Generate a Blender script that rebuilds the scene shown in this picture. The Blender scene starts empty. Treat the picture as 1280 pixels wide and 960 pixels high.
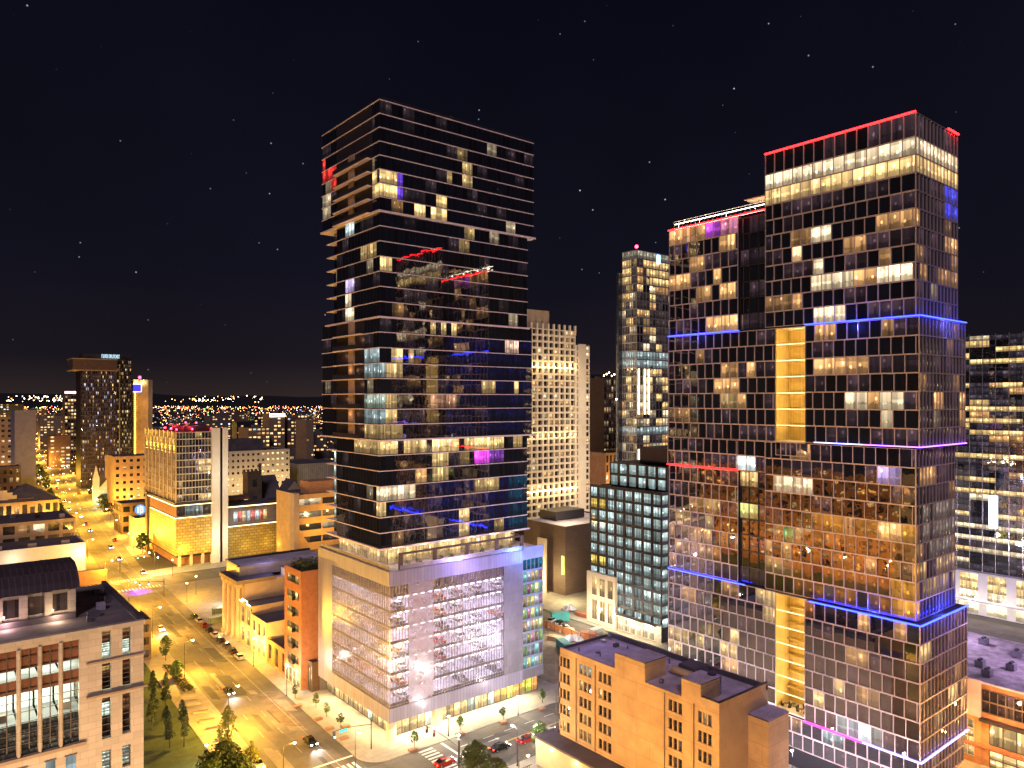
import bpy, math, random
from mathutils import Vector
R = math.radians
scn = bpy.context.scene
COL = scn.collection

# ---------------------------------------------------------------- camera, sky, exposure
F, HZ, CX, HC = 925.0, 499.0, 640.0, 75.0          # focal length and horizon of the 1280x960 photograph, camera height
TH = math.atan2(.6301, .7766)                       # yaw of the city grid: world x and y run along the two street directions
cT, sT = math.cos(TH), math.sin(TH)
cam = bpy.data.objects.new('camera', bpy.data.cameras.new('camera'))
COL.objects.link(cam)
cam.location = (0, 0, HC)
cam.rotation_euler = (R(90), 0, -TH)
cam.data.sensor_width = 36
cam.data.lens = F / 1280 * 36
cam.data.shift_y = (HZ - 480) / 1280
cam.data.clip_start = .5
cam.data.clip_end = 60000
scn.camera = cam

w = bpy.data.worlds.new('World'); scn.world = w; w.use_nodes = True
nt = w.node_tree; nt.nodes.clear(); N = nt.nodes.new; L = nt.links.new
tc = N('ShaderNodeTexCoord'); sep = N('ShaderNodeSeparateXYZ'); L(tc.outputs['Generated'], sep.inputs[0])
ramp = N('ShaderNodeValToRGB'); L(sep.outputs['Z'], ramp.inputs[0])
e = ramp.color_ramp.elements
e[0].position = 0.0; e[0].color = (.030, .020, .019, 1)
e[1].position = .5; e[1].color = (.0030, .0033, .0085, 1)
y_ = ramp.color_ramp.elements.new(.05); y_.color = (.0115, .0088, .0135, 1)
x_ = ramp.color_ramp.elements.new(.16); x_.color = (.0062, .0060, .0125, 1)
nz = N('ShaderNodeTexNoise'); nz.inputs['Scale'].default_value = 2.5; nz.inputs['Detail'].default_value = 3
L(tc.outputs['Generated'], nz.inputs['Vector'])
mr = N('ShaderNodeMapRange'); mr.inputs['From Min'].default_value = .3; mr.inputs['From Max'].default_value = .7
mr.inputs['To Min'].default_value = .8; mr.inputs['To Max'].default_value = 1.2; L(nz.outputs['Fac'], mr.inputs['Value'])
mx = N('ShaderNodeVectorMath'); mx.operation = 'SCALE'; L(ramp.outputs[0], mx.inputs[0]); L(mr.outputs[0], mx.inputs['Scale'])
vor = N('ShaderNodeTexVoronoi'); vor.inputs['Scale'].default_value = 52; L(tc.outputs['Generated'], vor.inputs['Vector'])
lt = N('ShaderNodeMapRange'); lt.inputs['From Min'].default_value = .06; lt.inputs['From Max'].default_value = .02
L(vor.outputs['Distance'], lt.inputs['Value'])
sc_ = N('ShaderNodeSeparateXYZ'); L(vor.outputs['Color'], sc_.inputs[0])
pw = N('ShaderNodeMath'); pw.operation = 'POWER'; L(sc_.outputs[0], pw.inputs[0]); pw.inputs[1].default_value = 3.5
ml = N('ShaderNodeMath'); ml.operation = 'MULTIPLY'; L(lt.outputs[0], ml.inputs[0]); L(pw.outputs[0], ml.inputs[1])
st = N('ShaderNodeVectorMath'); st.operation = 'SCALE'; st.inputs[0].default_value = (.9, .95, 1.1); L(ml.outputs[0], st.inputs['Scale'])
ad = N('ShaderNodeVectorMath'); ad.operation = 'ADD'; L(mx.outputs[0], ad.inputs[0]); L(st.outputs[0], ad.inputs[1])
bg = N('ShaderNodeBackground'); L(ad.outputs[0], bg.inputs[0]); bg.inputs[1].default_value = .32
wo = N('ShaderNodeOutputWorld'); L(bg.outputs[0], wo.inputs[0])

sun = bpy.data.lights.new('glow_fill', 'SUN'); sun.energy = .32; sun.angle = R(10); sun.color = (.90, .70, .90)
so = bpy.data.objects.new('glow_fill', sun); COL.objects.link(so)
so.rotation_euler = Vector((-.52, -.62, .6)).to_track_quat('Z', 'Y').to_euler()   # added fill for roofs and slab edges, high behind the camera

vs = scn.view_settings
vs.view_transform = 'Standard'; vs.look = 'None'; vs.exposure = 1.6; vs.gamma = 1; vs.use_curve_mapping = False
cy = scn.cycles
cy.use_denoising = True; cy.max_bounces = 5; cy.diffuse_bounces = 2; cy.glossy_bounces = 3; cy.transmission_bounces = 2
cy.sample_clamp_indirect = 4; cy.caustics_reflective = False; cy.caustics_refractive = False

# ---------------------------------------------------------------- picture <-> ground geometry
def ab(X, Y): return (X * cT + Y * sT, -X * sT + Y * cT)
def XY(a, b): return (a * cT - b * sT, a * sT + b * cT)
def C(x, Y): return ab((x - CX) / F * Y, Y)
def G(x, y, z=0.0): return C(x, (HC - z) * F / (y - HZ))
def aAt(x, b): r = (x - CX) / F; return b * (sT + r * cT) / (cT - r * sT)
def bAt(x, a): r = (x - CX) / F; return a * (cT - r * sT) / (sT + r * cT)
def Z(y, a, b): return HC - (y - HZ) / F * XY(a, b)[1]
def PX(p):
    X, Y = XY(p[0], p[1])
    if Y < 1: return (-9999, -9999)
    return (CX + F * X / Y, HZ + (HC - p[2]) * F / Y)
ORD = ['nearest', 'second', 'third', 'fourth', 'fifth', 'sixth', 'seventh', 'eighth', 'ninth', 'tenth', 'eleventh', 'twelfth',
       'thirteenth', 'fourteenth', 'fifteenth', 'sixteenth', 'seventeenth', 'eighteenth', 'nineteenth', 'twentieth']

# ---------------------------------------------------------------- materials
MATS = {}
def mat(name, col, rough=.8, metal=0, ior=1.5, var=.18, scale=.35, emit=None, strength=0, bump=0, pattern=None, pcol=None, psize=(1, .3), mortar=.03, c2=.82):
    if name in MATS: return MATS[name]
    m = bpy.data.materials.new(name); m.use_nodes = True; t = m.node_tree; n = t.nodes; l = t.links
    p = n['Principled BSDF']
    p.inputs['Roughness'].default_value = rough; p.inputs['Metallic'].default_value = metal; p.inputs['IOR'].default_value = ior
    tc = n.new('ShaderNodeNewGeometry')
    nz = n.new('ShaderNodeTexNoise'); nz.inputs['Scale'].default_value = scale; nz.inputs['Detail'].default_value = 6; nz.inputs['Roughness'].default_value = .65
    l.new(tc.outputs['Position'], nz.inputs['Vector'])
    mr = n.new('ShaderNodeMapRange'); mr.inputs['From Min'].default_value = .3; mr.inputs['From Max'].default_value = .7
    mr.inputs['To Min'].default_value = 1 - var; mr.inputs['To Max'].default_value = 1 + var; l.new(nz.outputs['Fac'], mr.inputs['Value'])
    sc = n.new('ShaderNodeVectorMath'); sc.operation = 'SCALE'; sc.inputs[0].default_value = col; l.new(mr.outputs[0], sc.inputs['Scale'])
    if pattern:
        sp = n.new('ShaderNodeSeparateXYZ'); l.new(tc.outputs['Position'], sp.inputs[0])
        cb = n.new('ShaderNodeCombineXYZ')
        if pattern == 'wall':
            a = n.new('ShaderNodeMath'); a.operation = 'ADD'; l.new(sp.outputs[0], a.inputs[0]); l.new(sp.outputs[1], a.inputs[1])
            l.new(a.outputs[0], cb.inputs[0]); l.new(sp.outputs[2], cb.inputs[1])
        else:
            l.new(sp.outputs[0], cb.inputs[0]); l.new(sp.outputs[1], cb.inputs[1])
        bt = n.new('ShaderNodeTexBrick'); bt.inputs['Scale'].default_value = 1; bt.inputs['Mortar Size'].default_value = mortar
        bt.inputs['Brick Width'].default_value = psize[0]; bt.inputs['Row Height'].default_value = psize[1]
        bt.inputs['Color1'].default_value = (1, 1, 1, 1); bt.inputs['Color2'].default_value = (c2, c2, c2, 1)
        bt.inputs['Mortar'].default_value = (*(pcol or (.55, .55, .55)), 1)
        l.new(cb.outputs[0], bt.inputs['Vector'])
        mu = n.new('ShaderNodeVectorMath'); mu.operation = 'MULTIPLY'; l.new(sc.outputs[0], mu.inputs[0]); l.new(bt.outputs['Color'], mu.inputs[1])
        sc = mu
    l.new(sc.outputs[0], p.inputs['Base Color'])
    if bump:
        bp = n.new('ShaderNodeBump'); bp.inputs['Strength'].default_value = bump; bp.inputs['Distance'].default_value = .1
        l.new(nz.outputs['Fac'], bp.inputs['Height']); l.new(bp.outputs[0], p.inputs['Normal'])
    if emit:
        p.inputs['Emission Color'].default_value = (*emit, 1); p.inputs['Emission Strength'].default_value = strength
    MATS[name] = m
    return m
def glow(name, col, s, sample=False):
    if name in MATS: return MATS[name]
    m = bpy.data.materials.new(name); m.use_nodes = True; n = m.node_tree.nodes; n.clear()
    e = n.new('ShaderNodeEmission'); e.inputs[0].default_value = (*col, 1); e.inputs[1].default_value = s
    o = n.new('ShaderNodeOutputMaterial'); m.node_tree.links.new(e.outputs[0], o.inputs[0])
    m.cycles.emission_sampling = 'FRONT' if sample else 'NONE'
    MATS[name] = m
    return m
def window_mat(name, ior=1.9, rough=.03, base=(.010, .012, .017), wav=.06, bl_=.04):
    m = bpy.data.materials.new(name); m.use_nodes = True; t = m.node_tree; n = t.nodes; l = t.links
    p = n['Principled BSDF']; p.inputs['Roughness'].default_value = rough; p.inputs['IOR'].default_value = ior
    at = n.new('ShaderNodeAttribute'); at.attribute_name = 'lit'
    uv = n.new('ShaderNodeUVMap'); s = n.new('ShaderNodeSeparateXYZ'); l.new(uv.outputs[0], s.inputs[0])
    def M(op, a, b=None, c=None):
        q = n.new('ShaderNodeMath'); q.operation = op
        for i, v in enumerate((a, b, c)):
            if v is None: continue
            if isinstance(v, (int, float)): q.inputs[i].default_value = v
            else: l.new(v, q.inputs[i])
        return q.outputs[0]
    seed = at.outputs['Alpha']
    fx = M('FLOOR', M('MULTIPLY', s.outputs[0], 4)); cb = n.new('ShaderNodeCombineXYZ')
    l.new(fx, cb.inputs[0]); l.new(M('MULTIPLY', seed, 97), cb.inputs[1])
    wn = n.new('ShaderNodeTexWhiteNoise'); wn.noise_dimensions = '2D'; l.new(cb.outputs[0], wn.inputs['Vector'])
    cur = M('MULTIPLY_ADD', wn.outputs['Value'], .75, .35)
    top = M('MULTIPLY_ADD', s.outputs[1], .55, .55)
    s1 = M('FRACT', M('MULTIPLY', seed, 13.7)); s2 = M('FRACT', M('MULTIPLY', seed, 41.3)); s3 = M('FRACT', M('MULTIPLY', seed, 173.1))
    dx_ = M('SUBTRACT', s.outputs[0], M('MULTIPLY_ADD', s1, .7, .15)); dy_ = M('SUBTRACT', s.outputs[1], M('MULTIPLY_ADD', s2, .5, .35))
    dd = M('ADD', M('MULTIPLY', dx_, dx_), M('MULTIPLY', dy_, dy_)); lampf = M('MULTIPLY', M('LESS_THAN', dd, .012), M('MULTIPLY', M('GREATER_THAN', s3, .4), 2.2))
    blind = M('MULTIPLY_ADD', M('GREATER_THAN', s.outputs[1], M('MULTIPLY_ADD', s3, 1.1, .25)), -.45, 1)
    top = M('MULTIPLY', top, blind); top = M('ADD', top, lampf)  # ceiling falloff and lamp spots painted into the window glow
    cb2 = n.new('ShaderNodeCombineXYZ'); l.new(M('MULTIPLY_ADD', s.outputs[0], 3, M('MULTIPLY', seed, 77)), cb2.inputs[0])
    l.new(M('MULTIPLY', s.outputs[1], 2.5), cb2.inputs[1])
    nz = n.new('ShaderNodeTexNoise'); nz.inputs['Scale'].default_value = 1.6; nz.inputs['Detail'].default_value = 3; l.new(cb2.outputs[0], nz.inputs['Vector'])
    low = M('LESS_THAN', s.outputs[1], M('MULTIPLY', nz.outputs['Fac'], .75))
    fur = M('MULTIPLY_ADD', low, -.55, 1)
    cell = M('MULTIPLY', M('MULTIPLY', cur, top), fur)
    sc = n.new('ShaderNodeVectorMath'); sc.operation = 'SCALE'; l.new(at.outputs['Color'], sc.inputs[0]); l.new(cell, sc.inputs['Scale'])
    l.new(sc.outputs[0], p.inputs['Emission Color']); p.inputs['Emission Strength'].default_value = .78
    bl = M('MULTIPLY', M('GREATER_THAN', seed, .62), M('GREATER_THAN', wn.outputs['Value'], .35))
    mx = n.new('ShaderNodeMix'); mx.data_type = 'RGBA'; l.new(bl, mx.inputs['Factor'])
    mx.inputs['A'].default_value = (*base, 1); mx.inputs['B'].default_value = (bl_, bl_ * .88, bl_ * .9, 1); l.new(mx.outputs['Result'], p.inputs['Base Color'])
    g = n.new('ShaderNodeNewGeometry'); nb = n.new('ShaderNodeTexNoise'); nb.inputs['Scale'].default_value = .45; nb.inputs['Detail'].default_value = 2
    l.new(g.outputs['Position'], nb.inputs['Vector'])
    bp = n.new('ShaderNodeBump'); bp.inputs['Strength'].default_value = wav; bp.inputs['Distance'].default_value = .3
    l.new(nb.outputs['Fac'], bp.inputs['Height']); l.new(bp.outputs[0], p.inputs['Normal'])
    m.cycles.emission_sampling = 'NONE'
    MATS[name] = m
    return m
GL = window_mat('curtain glass', 2.5, .015, wav=.035, bl_=.008)
GM = window_mat('window glass', 1.5, .08, wav=.03)

asphalt = mat('asphalt', (.125, .108, .09), .75, var=.42, scale=.13, bump=.15, pattern='floor', psize=(3.6, 17), mortar=.018, pcol=(.5, .5, .5), c2=.55)
conc = mat('pavement concrete', (.30, .27, .225), .9, var=.12, scale=.5, pattern='floor', psize=(1.8, 1.8), mortar=.03, pcol=(.6, .6, .6))
lawnm = mat('lawn', (.035, .06, .02), .95, var=.4, scale=.6)
dirt = mat('earth', (.22, .17, .12), .95, var=.4, scale=.25)
paint = mat('road paint', (.62, .6, .54), .7, var=.35, scale=1.5); wornp = mat('worn road paint', (.27, .24, .19), .7, var=.5, scale=.8)
ypaint = mat('yellow road paint', (.6, .42, .06), .7, var=.2, scale=1.5)
cityg = mat('city ground', (.06, .055, .05), .95, var=.4, scale=.02)
stone = mat('pale limestone', (.56, .48, .37), .85, var=.10, scale=.3, pattern='wall', psize=(1.5, .75), mortar=.025, pcol=(.7, .68, .64))
stoned = mat('stone trim', (.34, .25, .17), .85, var=.15)
rooft = mat('dark roof membrane', (.10, .085, .095), .9, var=.35, scale=.25)
roofp = mat('light roof membrane', (.50, .44, .52), .9, var=.35, scale=.3)
gravel = mat('gravel roof', (.26, .23, .23), .95, var=.5, scale=.5, bump=.3)
slate = mat('dark standing seam roof', (.075, .055, .055), .55, var=.2, pattern='floor', psize=(.6, 50), mortar=.06, pcol=(1.6, 1.6, 1.6))
beige = mat('tan painted concrete', (.46, .31, .16), .85, var=.22, scale=.22, pattern='wall', psize=(6.2, 3.25), mortar=.04, pcol=(.6, .6, .6), c2=.88)
beige2 = mat('tan concrete band', (.42, .30, .17), .85, var=.12)
brick = mat('red brick', (.30, .12, .06), .9, var=.2, scale=.6, pattern='wall', psize=(.5, .2), mortar=.02, pcol=(1.4, 1.5, 1.6))
brick2 = mat('orange brick', (.38, .19, .09), .9, var=.2, scale=.6, pattern='wall', psize=(.5, .2), mortar=.02, pcol=(1.2, 1.2, 1.2))
brown = mat('brown metal panel', (.12, .075, .05), .6, var=.1, pattern='wall', psize=(3, 1.2), mortar=.03)
tan = mat('tan stone', (.42, .31, .19), .85, var=.15, scale=.3)
cream = mat('cream stucco', (.58, .48, .34), .8, var=.08)
white = mat('white stucco', (.62, .62, .56), .8, var=.08)
dark = mat('dark cladding', (.028, .025, .03), .45, var=.2)
blackm = mat('black metal', (.018, .018, .02), .45, var=.1)
core = mat('dark interior', (.012, .011, .014), .6, var=.2)
grey = mat('grey metal panel', (.24, .23, .26), .45, metal=.4, var=.12, pattern='wall', psize=(1.5, 3), mortar=.02)
lav = mat('pale metal panel', (.36, .35, .47), .38, metal=.35, var=.08, pattern='wall', psize=(.9, 60), mortar=.05, pcol=(.6, .6, .6))
bronze = mat('champagne facade frame', (.56, .45, .40), .45, metal=.3, var=.12)
slabm = mat('pale slab edge', (.82, .70, .68), .5, var=.1)
finm = mat('steel fin', (.62, .60, .62), .25, metal=.8, var=.1)
gold = mat('golden timber slats', (.72, .50, .13), .55, var=.15, pattern='wall', psize=(.32, 60), mortar=.05, pcol=(.4, .35, .3))
lattice = mat('pale ochre concrete', (.62, .52, .38), .8, var=.08)
trunkm = mat('bark', (.06, .045, .03), .95, var=.3, scale=3)
leafd = mat('dark green leaf', (.035, .06, .018), .7, var=.5, scale=1.2)
leafm = mat('green leaf', (.07, .13, .025), .7, var=.5, scale=1.2)
leafy = mat('yellow green leaf', (.16, .17, .03), .7, var=.4, scale=1.2)
leafr = mat('reddish leaf', (.16, .06, .03), .7, var=.4, scale=1.2)
chrome = mat('roof duct steel', (.5, .5, .52), .3, metal=.9, var=.15)
barrier = mat('orange barrier mesh', (.5, .2, .07), .8, var=.3, scale=1)
hillm = mat('dark hillside', (.012, .012, .014), 1, var=.3, scale=.002)

W_WARM = (1.0, .52, .19); W_YEL = (1.0, .66, .26); W_WHITE = (1.0, .78, .48); W_COOL = (.75, .95, .95); W_GRN = (.78, .95, .78)
LEDR = glow('red led', (1, .008, .010), 6.5, True); LEDB = glow('blue led', (.010, .018, 1), 10, True)
LEDW = glow('blue white led', (.25, .24, 1), 3, True); LEDM = glow('magenta led', (1, .02, .62), 4, True); LEDP = glow('violet led', (.30, .10, 1), 3, True)
LEDO = glow('warm line light', (1, .72, .32), 2, True)
BULBA = glow('sodium lamp glass', (1, .62, .18), 30); BULBW = glow('white lamp glass', (1, .95, .82), 30)
HEAD = glow('headlamp', (1, .95, .85), 16); TAIL = glow('tail lamp', (1, .03, .02), 6)
SIGG = glow('green signal', (.05, 1, .55), 14); SIGR = glow('red signal', (1, .04, .03), 12); BEAC = glow('red beacon', (1, .02, .05), 10)

# ---------------------------------------------------------------- mesh helpers
class MB:
    def __init__(s): s.v = []; s.f = []; s.m = []; s.mats = []; s.uv = []; s.lit = []
    def mi(s, m):
        if m not in s.mats: s.mats.append(m)
        return s.mats.index(m)
    def face(s, pts, m, lit=(0, 0, 0, 0), uv=None):
        i = len(s.v); s.v += [tuple(p) for p in pts]; s.f.append(tuple(range(i, i + len(pts)))); s.m.append(s.mi(m))
        s.uv.append(uv or [(0, 0), (1, 0), (1, 1), (0, 1)][:len(pts)] + [(0, 0)] * max(0, len(pts) - 4)); s.lit.append(lit)
    def box(s, x0, x1, y0, y1, z0, z1, m, top=None, bottom=True):
        if x1 < x0: x0, x1 = x1, x0
        if y1 < y0: y0, y1 = y1, y0
        P = [(x0, y0, z0), (x1, y0, z0), (x1, y1, z0), (x0, y1, z0), (x0, y0, z1), (x1, y0, z1), (x1, y1, z1), (x0, y1, z1)]
        Q = [(4, 5, 6, 7), (0, 1, 5, 4), (1, 2, 6, 5), (2, 3, 7, 6), (3, 0, 4, 7)] + ([(3, 2, 1, 0)] if bottom else [])
        for k, q in enumerate(Q): s.face([P[i] for i in q], top if (k == 0 and top) else m)
        return s
    def prism(s, poly, z0, z1, m, top=None):
        n = len(poly)
        ar = sum(poly[i][0] * poly[(i + 1) % n][1] - poly[(i + 1) % n][0] * poly[i][1] for i in range(n))
        if ar < 0: poly = poly[::-1]
        s.face([(p[0], p[1], z1) for p in poly], top or m); s.face([(p[0], p[1], z0) for p in poly[::-1]], m)
        for i in range(n):
            p, q = poly[i], poly[(i + 1) % n]
            s.face([(p[0], p[1], z0), (q[0], q[1], z0), (q[0], q[1], z1), (p[0], p[1], z1)], m)
        return s
    def tube(s, p, q, r0, r1, m, n=8):
        p, q = Vector(p), Vector(q); d = (q - p)
        if d.length < 1e-5: return s
        d.normalize(); u = d.cross(Vector((0, 0, 1)) if abs(d.z) < .9 else Vector((1, 0, 0))).normalized(); v = d.cross(u)
        A = [p + (u * math.cos(2 * math.pi * i / n) + v * math.sin(2 * math.pi * i / n)) * r0 for i in range(n)]
        Bq = [q + (u * math.cos(2 * math.pi * i / n) + v * math.sin(2 * math.pi * i / n)) * r1 for i in range(n)]
        for i in range(n):
            j = (i + 1) % n; s.face([A[j], A[i], Bq[i], Bq[j]], m)
        s.face(A, m); s.face(Bq[::-1], m)
        return s
    def ball(s, c, r, m, n=6):
        for i in range(n):
            for j in range(n):
                def P(i, j):
                    t = math.pi * i / n; f = 2 * math.pi * j / n
                    return (c[0] + r * math.sin(t) * math.cos(f), c[1] + r * math.sin(t) * math.sin(f), c[2] + r * math.cos(t))
                if i == 0: s.face([P(0, 0), P(1, j), P(1, j + 1)], m)
                elif i == n - 1: s.face([P(i, j), P(n, 0), P(i, j + 1)], m)
                else: s.face([P(i, j), P(i + 1, j), P(i + 1, j + 1), P(i, j + 1)], m)
        return s
    def build(s, name, parent=None, org=(0, 0, 0), smooth=False):
        me = bpy.data.meshes.new(name)
        me.from_pydata([(p[0] - org[0], p[1] - org[1], p[2] - org[2]) for p in s.v], [], s.f)
        for m in s.mats: me.materials.append(m)
        me.polygons.foreach_set('material_index', s.m)
        if GL in s.mats or GM in s.mats:
            uv = me.uv_layers.new(name='UVMap'); buf = []; lb = []
            for k, f in enumerate(s.f):
                for j in range(len(f)): buf += s.uv[k][j]; lb += s.lit[k]
            uv.data.foreach_set('uv', buf)
            at = me.attributes.new('lit', 'FLOAT_COLOR', 'CORNER'); at.data.foreach_set('color', lb)
        if smooth: me.polygons.foreach_set('use_smooth', [True] * len(s.f))
        o = bpy.data.objects.new(name, me); COL.objects.link(o)
        if parent: o.parent = parent
        return o
def tag(o, label=None, cat=None, group=None, kind=None):
    if label: o['label'] = label
    if cat: o['category'] = cat
    if group: o['group'] = group
    if kind: o['kind'] = kind
    return o
def empty(name, loc, rz=0):
    o = bpy.data.objects.new(name, None); COL.objects.link(o); o.location = loc; o.rotation_euler = (0, 0, rz); o.empty_display_size = .5
    return o
def copy_tree(o, parent=None):
    c = o.copy(); COL.objects.link(c); c.parent = parent
    for ch in o.children: copy_tree(ch, c)
    return c
def lamp_light(loc, P, col, parent=None, r=.25, spot=None, spec=1):
    l = bpy.data.lights.new('lamp', 'SPOT' if spot else 'POINT'); l.energy = P; l.color = col; l.shadow_soft_size = r if spec == 1 else 0
    o = bpy.data.objects.new('lamp_light', l); COL.objects.link(o); o.location = loc
    if spot:
        l.spot_size = R(spot[1]); l.spot_blend = .6; o.rotation_euler = Vector([-q for q in spot[0]]).to_track_quat('Z', 'Y').to_euler()
    if parent: o.parent = parent
    return o

# ---------------------------------------------------------------- building helper
ALLB = []
class B:
    def __init__(s, name, label, cat, at, group=None, glass=None):
        s.org = (at[0], at[1], 0); s.root = empty(name, s.org); tag(s.root, label, cat, group)
        s.parts = {}; s.wins = []; s.multi = []; s.glass = glass or GM; s.rng = random.Random(name + label); s.max = 100; s.rects = []; s.flat = 1
        ALLB.append(s)
    def p(s, name):
        if name not in s.parts: s.parts[name] = MB()
        return s.parts[name]
    def one(s, name, mb): s.multi.append((name, mb)); return mb
    def pt(s, side, fx, c, out, z):
        if side == 'S': return (c, fx - out, z)
        if side == 'W': return (fx - out, c, z)
        if side == 'E': return (fx + out, c, z)
        return (c, fx + out, z)
    def bar(s, mb, side, fx, c0, c1, o0, o1, z0, z1, m):
        p, q = s.pt(side, fx, c0, o0, z0), s.pt(side, fx, c1, o1, z1)
        mb.box(p[0], q[0], p[1], q[1], p[2], q[2], m)
    def win(s, side, fx, c0, c1, z0, z1, out, lit, tilt=.006):
        tilt = tilt * s.flat
        r = s.rng; tx = r.gauss(0, tilt); tz = r.gauss(0, tilt); w = c1 - c0; h = z1 - z0
        # flip so that faces point outwards
        lo, hi = (c0, c1) if side in 'SE' else (c1, c0)
        def o(c, z): return out + .02 + tx * (c - (c0 + c1) / 2) + tz * (z - (z0 + z1) / 2)
        q = [s.pt(side, fx, lo, o(lo, z0), z0), s.pt(side, fx, hi, o(hi, z0), z0), s.pt(side, fx, hi, o(hi, z1), z1), s.pt(side, fx, lo, o(lo, z1), z1)]
        s.wins.append((q, lit, r.random(), side))
    def grid(s, side, fx, c0, c1, z0, z1, nc, nr, pier, sp, depth, wm, litf, part='wall', stagger=0, sill=0, split=1, glass_out=0, endpier=None):
        cw = (c1 - c0) / nc; rh = (z1 - z0) / nr; mb = s.p(part)
        for r in range(nr + 1):
            zc = z0 + r * rh; a = zc - (sp / 2 if r else 0); b = zc + (sp / 2 if r < nr else 0)
            s.bar(mb, side, fx, c0, c1, 0, depth - .004, a, b, wm)
        for r in range(nr):
            off = stagger * cw * ((r * .37) % 1 if stagger else 0)
            edges = [c0] + [c0 + k * cw + off for k in range(0 if off > .3 else 1, nc)] + [c1]
            if stagger: edges = [c0] + [q for q in edges[1:-1] if c0 + .5 < q < c1 - .5] + [c1]
            za = z0 + r * rh + (sp / 2 if r else 0) ; zb = z0 + (r + 1) * rh - (sp / 2 if r < nr - 1 else 0)
            if r == 0: za = z0 + 0
            for k, ec in enumerate(edges):
                pa = max(c0, ec - pier / 2); pb = min(c1, ec + pier / 2)
                if endpier and k == 0: pb = c0 + endpier
                if endpier and k == len(edges) - 1: pa = c1 - endpier
                s.bar(mb, side, fx, pa, pb, 0, depth, za, zb, wm)
            wz0 = z0 + r * rh + sp / 2 + sill; wz1 = z0 + (r + 1) * rh - sp / 2
            if sill: s.bar(mb, side, fx, c0, c1, 0, depth - .006, z0 + r * rh + sp / 2 - .01, wz0, wm)
            for k in range(len(edges) - 1):
                wa = edges[k] + (endpier if endpier and k == 0 else pier / 2); wb = edges[k + 1] - (endpier if endpier and k == len(edges) - 2 else pier / 2)
                if wb - wa < .25: continue
                c = s.pt(side, fx, (wa + wb) / 2, 0, (wz0 + wz1) / 2)
                s.win(side, fx, wa, wb, wz0, wz1, glass_out, litf(s, side, r, k, c))
ZERO = (0, 0, 0)
def sc3(c, s): return (c[0] * s, c[1] * s, c[2] * s)
def hsh(*a): return random.Random(repr(a)).random()
def mk_lit(p=.2, unit=2, cols=(W_WARM, W_YEL, W_WHITE), lo=.25, hi=1.1, dim=.25, dimc=(.9, .6, .45), key='k'):
    def f(s, side, r, k, c):
        if s.rects:
            x, y = PX(c)
            for q in s.rects:
                if q[0] <= x <= q[2] and q[1] <= y <= q[3]:
                    pr = q[6] if len(q) > 6 else 1
                    if hsh(key, side, r, k, 'p') < pr: return sc3(q[4], q[5] * (.65 + .6 * hsh(key, side, r, k)))
        h = hsh(key, s.org, side, r, k // unit)
        if h < p: return sc3(cols[int(h / p * 2.999)], (lo + (hi - lo) * hsh(side, r, k // unit, key) ** 1.3) * (.8 + .4 * hsh(k, r, key)))
        if h < p + dim: return sc3(dimc, .012 + .05 * hsh(side, r, k, 'd'))
        return ZERO
    return f

# ================================================================ THE SETTING
def structure(name, mb): return tag(mb.build(name), kind='structure')
g = MB()
for i in range(-6, 7):
    for j in range(-6, 7):
        x0, y0 = i * 5000., j * 5000.
        g.face([(x0, y0, 0), (x0 + 5000, y0, 0), (x0 + 5000, y0 + 5000, 0), (x0, y0 + 5000, 0)], cityg)
structure('ground', g)
h = MB(); rg = random.Random(5); prev = None
for k in range(0, 121):
    t = TH_ = math.pi / 2 - TH + (k - 60) / 60 * 1.2
    hh = 118 + 26 * math.sin(k * .31) + 16 * math.sin(k * .83 + 1) + rg.uniform(-4, 4)
    rr = [(7500, 0), (9500, hh * .55), (11500, hh + 20), (14000, 0)]
    cur = [(r_ * math.cos(t), r_ * math.sin(t), z_) for r_, z_ in rr]
    if prev:
        for q in range(3): h.face([prev[q], prev[q + 1], cur[q + 1], cur[q]], hillm)
    prev = cur
structure('hills', h)

# avenue: nearly along the world y axis, bending slightly in the distance
W1 = (-.6023, .7983); NC = (.7983, .6023)
def av(n, Y):
    """point at signed cross offset n and camera-depth Y on the avenue, in world coordinates"""
    if Y <= 335: X = (n - NC[1] * Y) / NC[0]
    else:
        X0 = (n - NC[1] * 335) / NC[0]; X = X0 - .565 / .825 * (Y - 335)
    return ab(X, Y)
def strip(name, n0, n1, Ys, z, m, kind='structure', thick=0):
    s = MB()
    for k in range(len(Ys) - 1):
        a0, a1, b0, b1 = av(n0, Ys[k]), av(n1, Ys[k]), av(n0, Ys[k + 1]), av(n1, Ys[k + 1])
        s.face([(*a0, z), (*a1, z), (*b1, z), (*b0, z)], m)
        if thick:
            for p, q in ((a0, b0), (b1, a1)): s.face([(*q, 0), (*p, 0), (*p, z), (*q, z)], m)
    if thick:
        for Y in (Ys[0], Ys[-1]):
            a, b = av(n0, Y), av(n1, Y); s.face([(*a, 0), (*b, 0), (*b, z), (*a, z)], m)
    return tag(s.build(name), kind=kind) if name else s
strip('avenue', 50.8, 67.2, [20, 100, 160, 220, 280, 335, 420, 600, 900, 1500, 2600], .012, asphalt)
cs = MB()
cs.face([(-600, 118, .016), (900, 118, .016), (900, 135.3, .016), (-600, 135.3, .016)], asphalt); structure('cross_street', cs)
cs = MB(); cs.face([(-500, 319.5, .016), (900, 319.5, .016), (900, 338, .016), (-500, 338, .016)], asphalt); structure('far_cross_street', cs)
cs = MB(); cs.face([(163, 140, .008), (174, 140, .008), (174, 900, .008), (163, 900, .008)], asphalt); structure('side_street', cs)
cs = MB(); cs.face([(208, -200, .008), (282, -200, .008), (282, 117.5, .008), (208, 117.5, .008)], asphalt); structure('east_street', cs)
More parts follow.
